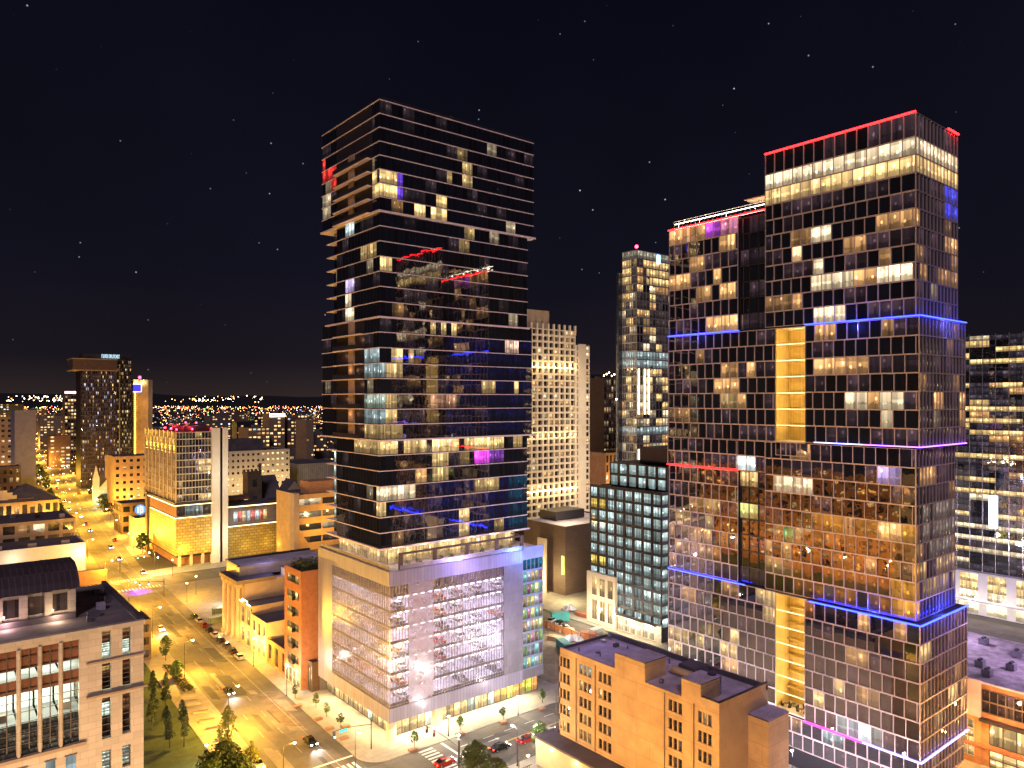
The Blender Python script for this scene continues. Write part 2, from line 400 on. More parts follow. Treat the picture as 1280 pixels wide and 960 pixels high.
def av_a(b, n):   # world x on the avenue offset n at world y = b (first leg)
    # n = NC . XY(a,b)
    k1 = NC[0] * cT + NC[1] * sT; k2 = -NC[0] * sT + NC[1] * cT
    return (n - k2 * b) / k1
# pavements
def arc(cx, cy, r, t0, t1, n=8): return [(cx + r * math.cos(R(t0 + (t1 - t0) * i / n)), cy + r * math.sin(R(t0 + (t1 - t0) * i / n))) for i in range(n + 1)]
pv = MB()
poly = [(av_a(319, 67.2), 319), (av_a(142, 67.2), 142)] + arc(av_a(141, 67.2) + 5.6, 141, 5.7, 180, 270) + [(162, 135.3), (162, 319)]
pv.prism(poly, 0, .14, conc); structure('pavement', pv)
pv = MB(); pv.prism([(av_a(900, 67.2), 338.3), (200, 338.3), (200, 700), (60, 700)] if 0 else [(av_a(338, 67.2) + 0.2, 338.3), (260, 338.3), (260, 380), (av_a(338, 67.2) - .5, 350)], 0, .14, conc); structure('hotel_pavement', pv)
pv = MB(); pv.prism([(av_a(117, 67.2) + 1, 117.7), (207, 117.7), (207, 20), (av_a(20, 67.2), 20)], 0, .14, conc); structure('south_pavement', pv)
pv = MB(); pv.prism([(175, 135.6), (300, 135.6), (300, 318), (175, 318)], 0, .14, conc); structure('east_pavement', pv)
strip('plaza_path', 43.3, 50.8, [60, 120, 160, 200, 240, 285], .14, conc, thick=1)
lw = MB(); lw.prism([(av_a(0, 43.2), 0), (av_a(229, 43.2), 229), (-40, 229), (-40, 0)], 0, .10, lawnm); structure('lawn', lw)
strip('far_pavement', 67.2, 74, [352, 420, 520, 700, 900], .14, conc, thick=1)
strip('far_kerb_walk', 44, 50.8, [312, 420, 520, 700, 900], .14, conc, thick=1)
# markings
mk = MB()
for n in (54.9, 59.0, 63.1):
    for Y in range(146 if n != 59 else 148, 640, 9 if n != 63.1 else 5):
        a, b, c, d = av(n - .07, Y), av(n + .07, Y), av(n + .07, Y + (3.0 if n != 63.1 else 5)), av(n - .07, Y + (3.0 if n != 63.1 else 5))
        if 286 < Y < 304: continue
        mk.face([(*p, .02) for p in (a, b, c, d)], wornp)
def bars(a0, a1, b0, b1, n, along):
    for i in range(n):
        if along == 'a': x = a0 + (a1 - a0) * (i + .2) / n; mk.face([(x, b0, .024), (x + (a1 - a0) / n * .5, b0, .024), (x + (a1 - a0) / n * .5, b1, .024), (x, b1, .024)], paint)
        else: y = b0 + (b1 - b0) * (i + .2) / n; mk.face([(a0, y, .024), (a1, y, .024), (a1, y + (b1 - b0) / n * .5, .024), (a0, y + (b1 - b0) / n * .5, .024)], paint)
bars(av_a(137, 51) + .5, av_a(137, 67) - .5, 135.8, 139.4, 13, 'a')
bars(83.5, 87, 118.4, 135, 13, 'b')
bars(av_a(321, 51), av_a(321, 67), 319.0, 322.6, 13, 'a'); bars(av_a(337, 51), av_a(337, 67), 336, 339.6, 13, 'a')
mk.box(av_a(143, 51), av_a(143, 67), 141.8, 142.4, .016, .024, paint)
mk.box(89.4, 90.0, 126.8, 135, .016, .024, paint)
mk.box(90, 300, 126.5, 126.62, .016, .024, ypaint); mk.box(90, 300, 126.8, 126.92, .016, .024, ypaint)
for x in range(92, 300, 6): mk.box(x, x + 3, 130.9, 131.03, .016, .024, paint)
for x in (98, 128): # turn arrows
    mk.face([(x, 128.9, .024), (x + 2.2, 128.9, .024), (x + 2.2, 129.15, .024), (x, 129.15, .024)], paint)
    mk.face([(x + 2.2, 128.5, .024), (x + 3.2, 129.02, .024), (x + 2.2, 129.55, .024)], paint)
structure('road_markings', mk)
pt_ = MB(); rgp = random.Random(21); pm = [mat('dark tar patch', (.045, .042, .04), .8, var=.3), mat('pale worn patch', (.19, .165, .13), .85, var=.3), mat('brown worn patch', (.12, .09, .06), .85, var=.4), mat('manhole iron', (.03, .028, .025), .5)]
for k in range(46):
    Y = rgp.uniform(140, 330); n = rgp.uniform(51.5, 64); dn = rgp.uniform(.8, 3.4); dY = rgp.uniform(2, 13)
    pt_.face([(*p, .0145 + k * .00008) for p in (av(n, Y), av(min(67, n + dn), Y), av(min(67, n + dn), Y + dY), av(n, Y + dY))], pm[rgp.randrange(3)])
for k in range(22):
    p = av(rgp.uniform(52, 66), rgp.uniform(140, 300)) if k < 15 else (rgp.uniform(85, 160), rgp.uniform(120, 134))
    pt_.face([(p[0] + .38 * math.cos(i * .785), p[1] + .38 * math.sin(i * .785), .0195) for i in range(8)], pm[3])
for k in range(16):
    x = rgp.uniform(80, 190); y = rgp.uniform(119, 132); pt_.face([(x, y, .0185), (x + rgp.uniform(2, 12), y, .0185), (x + rgp.uniform(2, 12), y + 2, .0185), (x, y + 2, .0185)], pm[rgp.randrange(3)])
structure('road_patches', pt_)

# ================================================================ CORNER GLASS TOWER (centre)
a0, b0 = 81.1, 142.5
T = B('glass_tower', 'tallest dark glass tower with pale floor lines standing on a lit parking podium', 'skyscraper', (a0, b0), glass=GL)
T.flat = .15; T.rects = [(401, 205, 421, 232, (1, .04, .03), .9), (400, 248, 413, 268, W_WHITE, .5), (454, 220, 498, 244, W_YEL, .9), (498, 222, 507, 246, (.2, .08, .9), .6),
 (518, 248, 533, 268, W_YEL, 1.0), (537, 251, 561, 273, W_YEL, 1.0), (577, 205, 593, 229, W_YEL, .4), (560, 212, 568, 224, W_YEL, .4), (577, 281, 593, 301, W_YEL, .35),
 (431, 270, 444, 292, W_COOL, .8), (433, 343, 444, 371, (.75, .6, 1), .9), (432, 375, 443, 398, W_WHITE, .9), (474, 322, 488, 342, W_YEL, .8), (452, 303, 472, 318, W_YEL, .5),
 (539, 405, 573, 420, W_YEL, .7, .7), (629, 425, 646, 443, (1, .62, .45), .8), (474, 437, 516, 455, W_YEL, .7, .7), (454, 437, 474, 455, W_COOL, .3), (455, 456, 482, 471, W_COOL, .35), (480, 456, 500, 471, W_YEL, .7),
 (480, 490, 496, 509, W_YEL, .7), (455, 493, 480, 509, W_GRN, .3), (455, 512, 480, 528, W_COOL, .3), (480, 512, 496, 528, W_YEL, .5), (455, 530, 500, 545, W_YEL, .35), (640, 475, 650, 490, W_YEL, .8),
 (600, 478, 620, 490, W_YEL, .35), (540, 490, 570, 504, (1, .5, .3), .3), (444, 548, 478, 566, W_YEL, .45, .8), (478, 548, 500, 566, W_YEL, 1.0), (503, 548, 516, 566, W_YEL, 1), (519, 548, 534, 566, W_YEL, .6),
 (538, 548, 576, 568, W_YEL, 1), (580, 546, 592, 562, W_YEL, .6), (592, 546, 616, 563, W_YEL, 1), (617, 544, 630, 560, W_YEL, .9), (644, 545, 655, 560, W_YEL, .5), (540, 567, 560, 583, W_YEL, .8), (522, 585, 534, 604, W_WARM, .8),
 (540, 584, 560, 602, W_YEL, .6), (591, 563, 612, 580, (.9, .08, .9), 1.0), (614, 563, 630, 576, (.4, .1, .7), .4), (592, 592, 622, 612, W_YEL, .4), (470, 608, 520, 622, W_WHITE, .8, .8), (472, 624, 484, 645, W_YEL, .8), (484, 640, 534, 650, W_WHITE, .4),
 (575, 637, 586, 663, W_YEL, .7), (616, 640, 630, 662, W_YEL, .3), (410, 568, 420, 640, W_GRN, .6), (638, 600, 662, 680, (.01, .10, .2), .2), (560, 420, 662, 545, (.01, .012, .12), .12), (530, 600, 662, 690, (.01, .014, .16), .16)]
tl = mk_lit(.03, 2, (W_YEL, W_WARM, W_WHITE), .08, .4, .15, (.45, .3, .34), 'T')
TA, TB = 81.6, 147.9
vol = [(41.3, 65.8, 7, TA, aAt(661, TB), TB, 175.6), (65.8, 93.7, 8, TA - .1, aAt(667, TB), TB, 178.2), (93.7, 117.6, 7, TA, aAt(661, TB), TB, 175.6), (117.6, 142.6, 8, TA - .1, aAt(668.5, TB) , TB, 178.2)]
bays = {0: (169.9,), 1: (155.3, 169.9), 2: (169.9,), 3: (151.5, 169.9)}
for vi, (z0, z1, nr, x0, x1, y0, y1) in enumerate(vol):
    rh = (z1 - z0) / nr
    T.p('core').box(x0 + .35, x1 - .35, y0 + .35, 150 + 19.9, z0, z1, core)
    T.p('core').box(x0 + (2.2 if vi in (0, 2) else .35), x1 - .35, 169.9, y1 - .35, z0 + .002, z1 - .002, core)
    sm = MB()
    nca = round((x1 - x0) / 1.55)
    T.grid('S', y0 + .35, x0 + .35, x1 - .35, z0, z1, nca, nr, .025, .34, .04, blackm, tl, part='mullion')
    if vi == 1:
        T.grid('W', x0 + .35, y0 + .35, 155.3, z0, z1, 5, nr, .025, .34, .04, blackm, tl, part='mullion')
    elif vi == 3:
        T.grid('W', x0 + .35, y0 + .35, 151.5, z0, z1, 3, nr, .025, .34, .04, blackm, tl, part='mullion')
    else:
        T.grid('W', x0 + .35, y0 + .35, 169.9, z0, z1, 14, nr, .025, .34, .04, blackm, tl, part='mullion')
    T.grid('W', x0 + (2.2 if vi in (0, 2) else .35), 169.9, y1 - .35, z0, z1, 5, nr, .025, .34, .04, blackm, tl, part='mullion')
    for r in range(nr + 1):
        z = z0 + r * rh; big = (r == 0)
        if r == nr and vi != 3: continue
        t = .36 if big else .16; pr = .25 if not big else .45
        s_ = MB(); s_.box(x0 + (-.2 if big else .17), x1 - (-.2 if big else .17), y0 + (-.2 if big else .17), y1, z - t, z + .02, slabm); T.one('floor_slab', s_)
    if vi in (1, 3):   # recessed balconies with warm soffits and a service pier
        ya = bays[vi][0]
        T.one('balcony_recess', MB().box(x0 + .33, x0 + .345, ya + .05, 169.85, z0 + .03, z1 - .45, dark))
        for r in range(nr):
            z = z0 + r * rh
            if vi == 3 and (r > 4): continue
            bl_ = MB(); T.bar(bl_, 'W', x0, ya + .3, 169.6, .02, .9, z - .14, z + .06, slabm)
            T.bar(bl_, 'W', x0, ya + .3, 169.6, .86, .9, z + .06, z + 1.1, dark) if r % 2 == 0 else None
            T.one('balcony', bl_)
            T.rects_saved = None
        T.p('service_pier').box(x0 - .12, x0 + .33, 160.1, 162.7, z0 + .05, (z1 - .45) if vi == 1 else z0 + 5 * rh, tan)
for k, bx in enumerate((154.5, 158, 165, 168)):
    for z in (121.2, 124.4, 127.5, 130.6):
        lamp_light((80.9, bx, z - .5), 26, (1, .55, .2), None, .05)
for k in range(7):
    lamp_light((80.7, 157.5 + (k % 3) * 4, 68 + 3.49 * k), 14, (1, .5, .25), None, .05)
T.p('crown').box(TA + .6, vol[3][4] - .6, TB + .6, 177.5, 142.62, 143.4, dark)
T.p('roof_plant').box(TA + 12, vol[3][4] - 14, TB + 9, 170, 143.42, 146, dark)
# ---- podium
px1, py1 = 126.0, 179.0; gz = 4.9; zt = 37.1
xe = 119.2                              # garage screen ends, glazed bay begins
lv = [gz + 2.6 + 3.42 * k for k in range(9)]
garm = mat('garage concrete', (.42, .40, .48), .8, var=.15)
T.p('garage_wall').box(a0 + 12, px1 - 1, b0 + 12, py1 - .3, gz + 1, zt - .5, garm)
for k, z in enumerate(lv[:-1]):
    s_ = MB(); s_.box(a0 + .5, xe - .05, b0 + .5, py1 - .4, z - .25, z, garm); T.one('deck', s_)
    s_ = MB(); s_.box(a0 + .38, a0 + .46, b0 + .38, 171, z + .0, z + .55, dark); s_.box(a0 + .46, xe, b0 + .38, b0 + .46, z, z + .55, dark); T.one('guard_rail', s_)
tubes = MB()
tubem = glow('garage tube light', (1, .92, 1), 14)
for k, z in enumerate(lv[:-1]):
    zz = z + 2.75
    if zz > zt - 3.8: continue
    for x in range(84, 118, 2):
        for d in (1.4, 4.2, 8): tubes.box(x + d * .1, x + .9 + d * .1, b0 + d, b0 + d + .14, zz, zz + .08, tubem)
    for y in range(146, 171, 3):
        for d in (2.2, 6.5): tubes.box(a0 + d, a0 + d + .14, y, y + 1.3, zz, zz + .08, tubem)
    lamp_light((a0 + 4, b0 + 4, zz - .3), 85, (.88, .82, 1), spec=.3); lamp_light((a0 + 16, b0 + 4, zz - .3), 85, (.88, .82, 1), spec=.3); lamp_light((a0 + 30, b0 + 4, zz - .3), 85, (.72, .72, 1), spec=.3); lamp_light((a0 + 4, b0 + 17, zz - .3), 95, (1, .8, .75), spec=.3)
T.parts['ceiling_tube'] = tubes
def screen_mat(name, lo, hi):
    scr = bpy.data.materials.new(name); scr.use_nodes = True; n_ = scr.node_tree.nodes; l_ = scr.node_tree.links
    pb = n_['Principled BSDF']; pb.inputs['Base Color'].default_value = (.62, .58, .70, 1); pb.inputs['Roughness'].default_value = .22; pb.inputs['Metallic'].default_value = .35
    tr = n_.new('ShaderNodeBsdfTransparent'); ms = n_.new('ShaderNodeMixShader'); gp = n_.new('ShaderNodeNewGeometry')
    vz = n_.new('ShaderNodeTexVoronoi'); vz.inputs['Scale'].default_value = 1.5; l_.new(gp.outputs['Position'], vz.inputs['Vector'])
    mr_ = n_.new('ShaderNodeMapRange'); mr_.inputs['To Min'].default_value = lo; mr_.inputs['To Max'].default_value = hi
    sx_ = n_.new('ShaderNodeSeparateXYZ'); l_.new(vz.outputs['Color'], sx_.inputs[0]); l_.new(sx_.outputs[0], mr_.inputs['Value'])
    l_.new(mr_.outputs[0], ms.inputs[0]); l_.new(tr.outputs[0], ms.inputs[1]); l_.new(pb.outputs[0], ms.inputs[2]); l_.new(ms.outputs[0], n_['Material Output'].inputs[0])
    return scr
scr = screen_mat('perforated screen', .04, .3); scr2 = screen_mat('dense perforated screen', .5, .62)
# screen: fins and panels
pan = T.p('metal_panel')
xP = [aAt(x, b0) for x in (512, 543)]
pan.box(xP[0], xP[1], b0 + .3, b0 + .335, gz + 2.2, zt - 3.2, scr2)                       # plain bay between screens (perforated skin, slightly proud)
pan.box(a0, xe, b0, b0 + .35, gz - .9, gz + 2.2, lav); pan.box(a0, a0 + .35, b0 + .35, py1, gz - .9, gz + 2.2, lav)   # base band
pan.box(a0, xe, b0, b0 + .35, zt - 3.2, zt, lav); pan.box(a0, a0 + .35, b0 + .35, py1, zt - 3.2, zt, lav)           # top band
pan.box(a0 - .003, a0 + .35, 171, py1, gz + 2.2, zt - 3.2, lav)                       # blank west end
pan.box(aAt(630, b0), xe, b0 - .01, b0 + .30, gz + 2.2, zt - 3.2, grey)
pan.box(a0 + .4, px1, py1 - .3, py1, 0, zt, grey)
fin = MB(); x = a0 + .2
while x < aAt(630, b0):
    if not (xP[0] - .2 < x < xP[1] + .2): fin.box(x, x + .06, b0 + .02, b0 + .32, gz + 2.2, zt - 3.2, finm)
    x += .78
y = b0 + .9
while y < 171: fin.box(a0 + .02, a0 + .32, y, y + .06, gz + 2.2, zt - 3.2, finm); y += .78
T.parts['screen_fin'] = fin
mesh_ = MB()
mesh_.box(a0 + .34, aAt(630, b0), b0 + .34, b0 + .36, gz + 2.2, zt - 3.2, scr); mesh_.box(a0 + .34, a0 + .36, b0 + .37, 171, gz + 2.2, zt - 3.2, scr)
T.parts['screen_mesh'] = mesh_
# east glazed bay with coloured rooms
bayl = lambda s, side, r, k, c: (sc3([(.9, .8, .3), (.3, .8, .75), (.9, .35, .5), (.45, .8, .25), (.8, .8, .9), (.95, .6, .3)][int(hsh('bay', r, k) * 5.99)], .25 + .45 * hsh('b', r, k))) if r < 8 else ((0, .05, .12) if k % 2 else (.0, .12, .2))
T.p('core').box(xe, px1 - .35, b0 + .35, b0 + 12, gz, zt - 2.3, core)
T.grid('S', b0 + .35, xe + .05, px1 - .1, gz + 1.9, zt - 2.3, 5, 9, .07, .5, .25, mat('blue steel', (.25, .33, .42), .4, metal=.3), bayl, part='bay_frame')
T.p('bay_frame').box(xe + .02, px1, b0 - .02, b0 + .34, zt - 2.3, zt + .6, mat('blue fascia', (.30, .36, .55), .5))
T.p('bay_frame').box(xe + .02, px1, b0 - .02, b0 + .34, gz - .4, gz + 1.9, grey)
blu = lamp_light((126, 132, 33), 2200, (.12, .25, 1), None, .3); lamp_light((110, 128, 32), 2200, (.4, .3, 1), None, .3)
# ground floor: lit glazing behind the band
T.p('core').box(a0 + 2.2, px1 - .6, b0 + 1.8, py1 - .5, 0, gz - .9, core)
shopl = lambda s, side, r, k, c: sc3((W_YEL if hsh('sh', side, k) < .75 else W_GRN) if side == 'W' or c[0] < 112 else [(1, .7, .1), (.8, .85, .1), (1, .45, .1)][k % 3], .5 + .9 * hsh('shop', side, k))
T.grid('S', b0 + 1.78, a0 + 2.2, px1 - .6, .15, gz - .9, 21, 1, .12, .2, .12, dark, shopl, part='shopfront')
T.grid('W', a0 + 2.18, b0 + 1.8, py1 - .5, .15, gz - .9, 14, 1, .12, .2, .12, dark, shopl, part='shopfront')
T.one('corner_pier', MB().box(a0 + .1, a0 + 1.8, b0 + .1, b0 + 1.6, .14, gz - .9, cream)); T.one('front_pier', MB().box(93, 95, b0 + .1, b0 + 1.6, .14, gz - .9, cream))
for x in (84, 90, 97, 104, 111, 118): lamp_light((x, b0 - .6, 3.9), 1700, (1, .84, .5), None, .2, spot=((0, -.35, -1), 150))
for y in (147, 155, 163, 171): lamp_light((a0 - .6, y, 3.9), 1300, (1, .78, .4), None, .2, spot=((-.35, 0, -1), 150))
# terrace
T.p('terrace_roof').box(a0 + .4, px1 - .1, b0 + .4, py1 - .35, zt - .3, zt - .05, roofp)
T.p('core').box(TA + 3, px1 - 4, TB + 1.5, 174, zt, 41.0, core)
terl = lambda s, side, r, k, c: sc3(W_YEL, .35 + .6 * hsh('ter', side, k))
T.grid('S', TB + 1.5, TA + 3, px1 - 4, zt, 41.0, 24, 1, .1, .2, .1, bronze, terl, part='terrace_glazing')
T.grid('W', TA + 3, TB + 1.5, 174, zt, 41.0, 15, 1, .1, .2, .1, bronze, terl, part='terrace_glazing')
pf = T.p('terrace_frame')
for x in (84, 93, 102, 111, 119): pf.box(x, x + .9, b0 + .6, b0 + 1.1, zt, zt + 3.3, brown)
pf.box(84, 119.9, b0 + .55, b0 + 1.15, zt + 3.3, zt + 3.7, brown); pf.box(119.4, 119.9, b0 + 1.15, TB - .3, zt + 3.3, zt + 3.7, brown)
pf.box(84, 119.5, b0 + .3, b0 + .36, zt + 0.05, zt + 1.1, finm)
pf.box(a0 + .3, a0 + .36, b0 + .6, py1 - 1, zt + 0.05, zt + 1.1, finm)
for x in range(84, 122, 7): lamp_light((x + 2, TB - 1.5, 40.3), 90, (1, .82, .5), None, .2)
for y in range(150, 178, 7): lamp_light((a0 + 1.2, y, 40.3), 80, (1, .85, .55), None, .2)
for x in (87, 90, 96, 99, 105, 108, 114, 117):
    q = MB(); q.box(x - .5, x + .5, b0 + 2, b0 + 2.6, zt - .05, zt + .5, dark)
    for t in range(40):
        c = (x + random.Random(x * t).uniform(-.6, .6), b0 + 2.3 + random.Random(x + t).uniform(-.4, .4), zt + .5 + random.Random(x - t).uniform(0, .9))
        q.face([(c[0] - .15, c[1], c[2]), (c[0] + .15, c[1] + .1, c[2]), (c[0] + .1, c[1], c[2] + .25)], leafm)
    o = q.build('terrace_planter', None, (x, b0 + 2.3, zt)); o.location = (x, b0 + 2.3, zt)
    tag(o, f'{ORD[(87,90,96,99,105,108,114,117).index(x)]} leafy planter from the street corner on the lit podium terrace', 'planter', 'planters on the podium terrace')

# ================================================================ STEPPED LED TOWER (right)
xa, yb = 139.2, 57.1
K = B('led_tower', 'stacked glass apartment tower with bronze grid and red blue and violet light lines', 'skyscraper', (xa, yb), glass=GL)
K.flat = .5; K.rects = [(990, 282, 1009, 300, W_WARM, .35), (1018, 276, 1041, 297, W_WHITE, 1), (1099, 258, 1150, 280, W_WARM, .5), (990, 303, 1009, 321, (1, .6, .3), .8), (1018, 318, 1033, 340, W_WHITE, .9), (1100, 308, 1121, 329, W_WARM, .5),
 (1014, 338, 1063, 362, W_WHITE, 1.1), (1068, 334, 1092, 356, W_WARM, .8), (1099, 331, 1142, 351, W_WHITE, 1), (993, 364, 1007, 383, W_WARM, .7), (1014, 383, 1063, 403, W_WHITE, .9), (1178, 291, 1198, 317, W_WARM, .6), (1178, 240, 1196, 269, (.05, .06, .9), .8),
 (1150, 332, 1198, 356, W_WARM, .35, .6), (837, 284, 863, 311, W_WARM, 1), (867, 284, 880, 305, W_WARM, .4), (887, 277, 900, 300, (.5, .08, .7), .8), (903, 272, 919, 297, (1, .35, .55), .6), (903, 297, 919, 315, W_WARM, .8),
 (833, 345, 864, 365, W_WARM, .6), (892, 340, 900, 356, W_WARM, .7), (903, 355, 919, 373, W_WARM, .8), (883, 394, 919, 412, W_WARM, .6), (1019, 410, 1040, 428, W_WARM, .6), (1095, 408, 1118, 422, W_WARM, .25),
 (1013, 448, 1057, 468, W_WARM, .8, .8), (1063, 490, 1091, 512, W_WHITE, .9), (1096, 491, 1123, 514, W_WHITE, .8), (1097, 514, 1118, 536, W_WHITE, .8), (1166, 490, 1177, 512, W_WARM, .8), (1096, 470, 1104, 490, W_WARM, .5),
 (933, 452, 943, 468, W_WARM, .7), (889, 471, 921, 489, W_WARM, .7), (902, 490, 922, 508, W_YEL, .4), (922, 570, 941, 587, W_COOL, 1), (922, 588, 946, 609, W_YEL, .8), (922, 629, 944, 650, (.9, .9, .3), .6), (866, 434, 883, 453, W_WARM, .15),
 (1146, 582, 1168, 603, W_WARM, .5), (1097, 588, 1133, 597, (.7, .5, 1), .6), (966, 600, 1020, 613, W_WHITE, .7, .8), (1099, 648, 1122, 672, W_WARM, 1), (1110, 715, 1146, 765, (1, .42, .04), .5), (1000, 652, 1146, 672, (1, .42, .06), .35, .6),
 (990, 672, 1146, 765, (1, .34, .06), .13, .7), (975, 664, 992, 680, (.05, .8, .25), .3), (960, 650, 1000, 740, W_YEL, .2, .5), (990, 708, 1048, 726, (.4, .6, 1), .8, .8), (1150, 700, 1197, 745, W_YEL, .35, .7), (1150, 630, 1197, 690, (1, .85, .7), .12, .7),  # amber rects above and here paint a warm reflection as window glow
 (838, 630, 905, 660, W_YEL, .25, .5), (838, 660, 930, 700, W_WARM, .2, .5), (1066, 768, 1146, 792, (1, .5, .2), .7, .6), (1111, 820, 1123, 841, W_WARM, .6), (1018, 854, 1031, 875, W_YEL, .9), (1035, 860, 1061, 878, W_YEL, .6, .8), (1019, 878, 1029, 890, W_COOL, 1.3),
 (1079, 902, 1089, 920, W_COOL, 1.3), (1170, 854, 1196, 871, W_YEL, .9), (1151, 808, 1164, 826, W_YEL, .7), (950, 733, 971, 770, W_YEL, .7), (901, 793, 922, 826, W_YEL, .6), (836, 782, 862, 812, W_YEL, .5), (870, 795, 880, 812, W_YEL, .5), (1035, 905, 1110, 930, W_COOL, .3)]
kl0 = mk_lit(.07, 2, (W_WARM, W_WARM, W_WHITE), .1, .6, .3, (.7, .4, .5), 'K')
def kl(s, side, r, k, c):
    if c[2] > 115 and c[2] < 122 and c[1] < 88: return sc3(W_YEL if c[2] < 118.5 else W_WHITE, .65 + .5 * hsh('top', side, k))
    return kl0(s, side, r, k, c)
y20, y27, y30, y37, y55 = yb + 20.6, yb + 27.7, yb + 30.1, yb + 36.9, yb + 55.7
L0, L1, L2, L3, LT = 11.0, 35.0, 66.4, 90.0, 126.3
def kbox(x0, x1, y0, y1, z0, z1, nr, west=True, south=True, top=None, cwW=2.15, cwS=1.5, dark_=False, name='frame', stag=.35):
    K.p('core').box(x0 + .2, x1 - .2, y0 + .2, y1 - .2, z0 + .01, z1 - .01, core, top=top)
    fm = blackm if dark_ else bronze
    if west: K.grid('W', x0 + .2, y0, y1, z0, z1, max(2, round((y1 - y0) / cwW)), nr, .13, .24, .24, fm, kl, part=name, stagger=0 if dark_ else stag)
    if south: K.grid('S', y0 + .2, x0, x1, z0, z1, max(2, round((x1 - x0) / cwS)), nr, .09, .22, .24, fm, kl, part=name)
# main tower tiers
kbox(xa, xa + 18.7, yb, y30, L3, 122, 10, top=rooft); kbox(xa, xa + 18.7, yb, y30, 122, LT, 1)
kbox(xa - 1, xa + 19.7, yb - 1, y20, L2, L3 - .3, 7, top=rooft)
kbox(xa, xa + 17.4, yb, y30, L1 + .3, L2 - .3, 9)
kbox(xa - 1.2, xa + 20, yb - 1.2, y20, L0, L1, 7, top=rooft)
kbox(xa - .6, xa + 20, yb - .6, y27 + 9, 4.5, L0 - .3, 2)
K.p('core').box(xa + .6, xa + 19, yb + .6, y55, 0, 4.45, core)
kbox(xa, xa + 17.4, y20 + .02, y27, L2 - 3, L2 - .3, 1, south=False)
# linking and wing
kbox(xa, xa + 15, y27, y55, L2 - .2, L3 - .3, 7, south=False, top=rooft)
kbox(xa, xa + 15, y30 + .01, y37, L2 - 6.8, L2 - .25, 2, south=False); kbox(xa + 1.0, xa + 15, y30, y37, L1 + .3, L2 - 6.9, 7, south=False, dark_=True)
kbox(xa - .3, xa + 15, y37, y55, L2 - 6.6, L2 - .25, 2, south=False); kbox(xa + .3, xa + 15, y37, y55, L1 + .3, L2 - 7, 7, south=False)
kbox(xa, xa + 15, y27, y55, 1.5, L1, 10, south=False, top=rooft)
kbox(xa + .3, xa + 15, y37, y55, L3, 114.8, 7, south=False, top=rooft); kbox(xa + 1.2, xa + 15, y30 + .02, y37, L3, 114.4, 7, south=False, dark_=True, top=rooft)
# golden loggias between the tiers
for (z0, z1) in ((L2, L3 - .3), (L0 + .3, L1 - .1)):
    K.one('back_wall', MB().box(xa + 5.2, xa + 5.5, y20, y27, z0, z1, gold))
    K.one('side_wall', MB().box(xa, xa + 5.2, y27 - .14, y27 - .02, z0, z1, gold))
    K.one('side_wall', MB().box(xa - .1, xa + 5.2, y20 + .01, y20 + .2, z0, z1, cream))
    K.one('loggia_floor', MB().box(xa - .5, xa + 5.2, y20 + .2, y27, z0 - .3, z0, cream)); K.one('loggia_ceiling', MB().box(xa + .1, xa + 5.2, y20 + .2, y27 - .14, z1 - .15, z1 - .02, cream))
    nr = 7; rh = (z1 - z0) / nr
    for r in range(nr):
        z = z0 + (r + 1) * rh
        q = MB(); q.box(xa + .15, xa + .23, y20 + .25, y27 - .2, z - .14, z - .06, LEDO); K.one('line_light', q)
        lamp_light((xa + 1.6, (y20 + y27) / 2, z - .5), 115, (1, .74, .32), None, .2, spec=0)
        K.one('ledge', MB().box(xa + 3.9, xa + 5.19, y20 + 1.7, y27 - .15, z - .12, z, gold)) if r < nr - 1 else None
        K.win('W', xa + 5.18, y20 + .4, y20 + 1.5, z - rh + .4, z - .6, .01, sc3(W_WHITE, .9), 0)
for dx, dy in ((1.2, 2), (2.6, 4.5), (3.6, 1.9), (1.5, 5.6)):
    q = MB(); x, y = xa + dx, y20 + dy
    q.tube((0, 0, 0), (0, 0, .7), .05, .05, dark); q.tube((0, 0, .7), (0, 0, .75), .5, .5, brown)
    for s_ in (-1, 1): q.box(-.25, .25, s_ * .8 - .25, s_ * .8 + .25, .0, .45, dark); q.box(-.25, .25, s_ * 1.02 - .04, s_ * 1.02 + .04, .45, .85, dark)
    o = q.build('terrace_table'); o.location = (x, y, L0 + .3)
    tag(o, ['small cafe table with two seats near the open edge of the golden loggia', 'cafe table against the golden wall of the lower loggia', 'cafe table beside the cream end wall of the lower loggia', 'cafe table by the slatted side wall of the lower loggia'][((1.2, 2), (2.6, 4.5), (3.6, 1.9), (1.5, 5.6)).index((dx, dy))], 'table', 'cafe tables on the golden loggia floor')
# LED lines
def led(side, fx, c0, c1, z, m, name='led_strip', t=.16):
    q = MB(); K.bar(q, side, fx, c0, c1, .02, .02 + t, z - t / 2, z + t / 2, m); K.one(name, q)
led('W', xa - .06, yb, y30, LT + .1, LEDR, t=.22); led('S', yb - .06, xa + 13.6, xa + 18.7, LT + .1, LEDR, t=.22)
led('W', xa + .1, y30 + .1, y55, 114.9, LEDR, t=.24)
led('W', xa - 1.1, yb - 1.1, y20, L3 - .15, LEDB); led('S', yb - 1.1, xa - 1.1, xa + 19.7, L3 - .15, LEDB)
led('W', xa - .1, 93.4, y55, L3 - .15, LEDB)
led('W', xa - 1.1, yb - 1.1, yb + 9, L2 + .1, LEDP); led('W', xa - 1.1, yb + 9.05, y20 - 2, L2 + .1, LEDW); led('S', yb - 1.1, xa - 1.1, xa + 19.7, L2 + .1, LEDP)
led('W', xa - .45, 93.4, y55, L2 - 6.75, LEDR)
led('W', xa - .1, 92.0, y55, L1 + .1, LEDB)
led('W', xa - 1.3, yb - 1.3, y20 - 1.2, L1 + .05, LEDB, t=.22); led('S', yb - 1.3, xa - 1.3, xa + 20, L1 + .05, LEDB, t=.22)
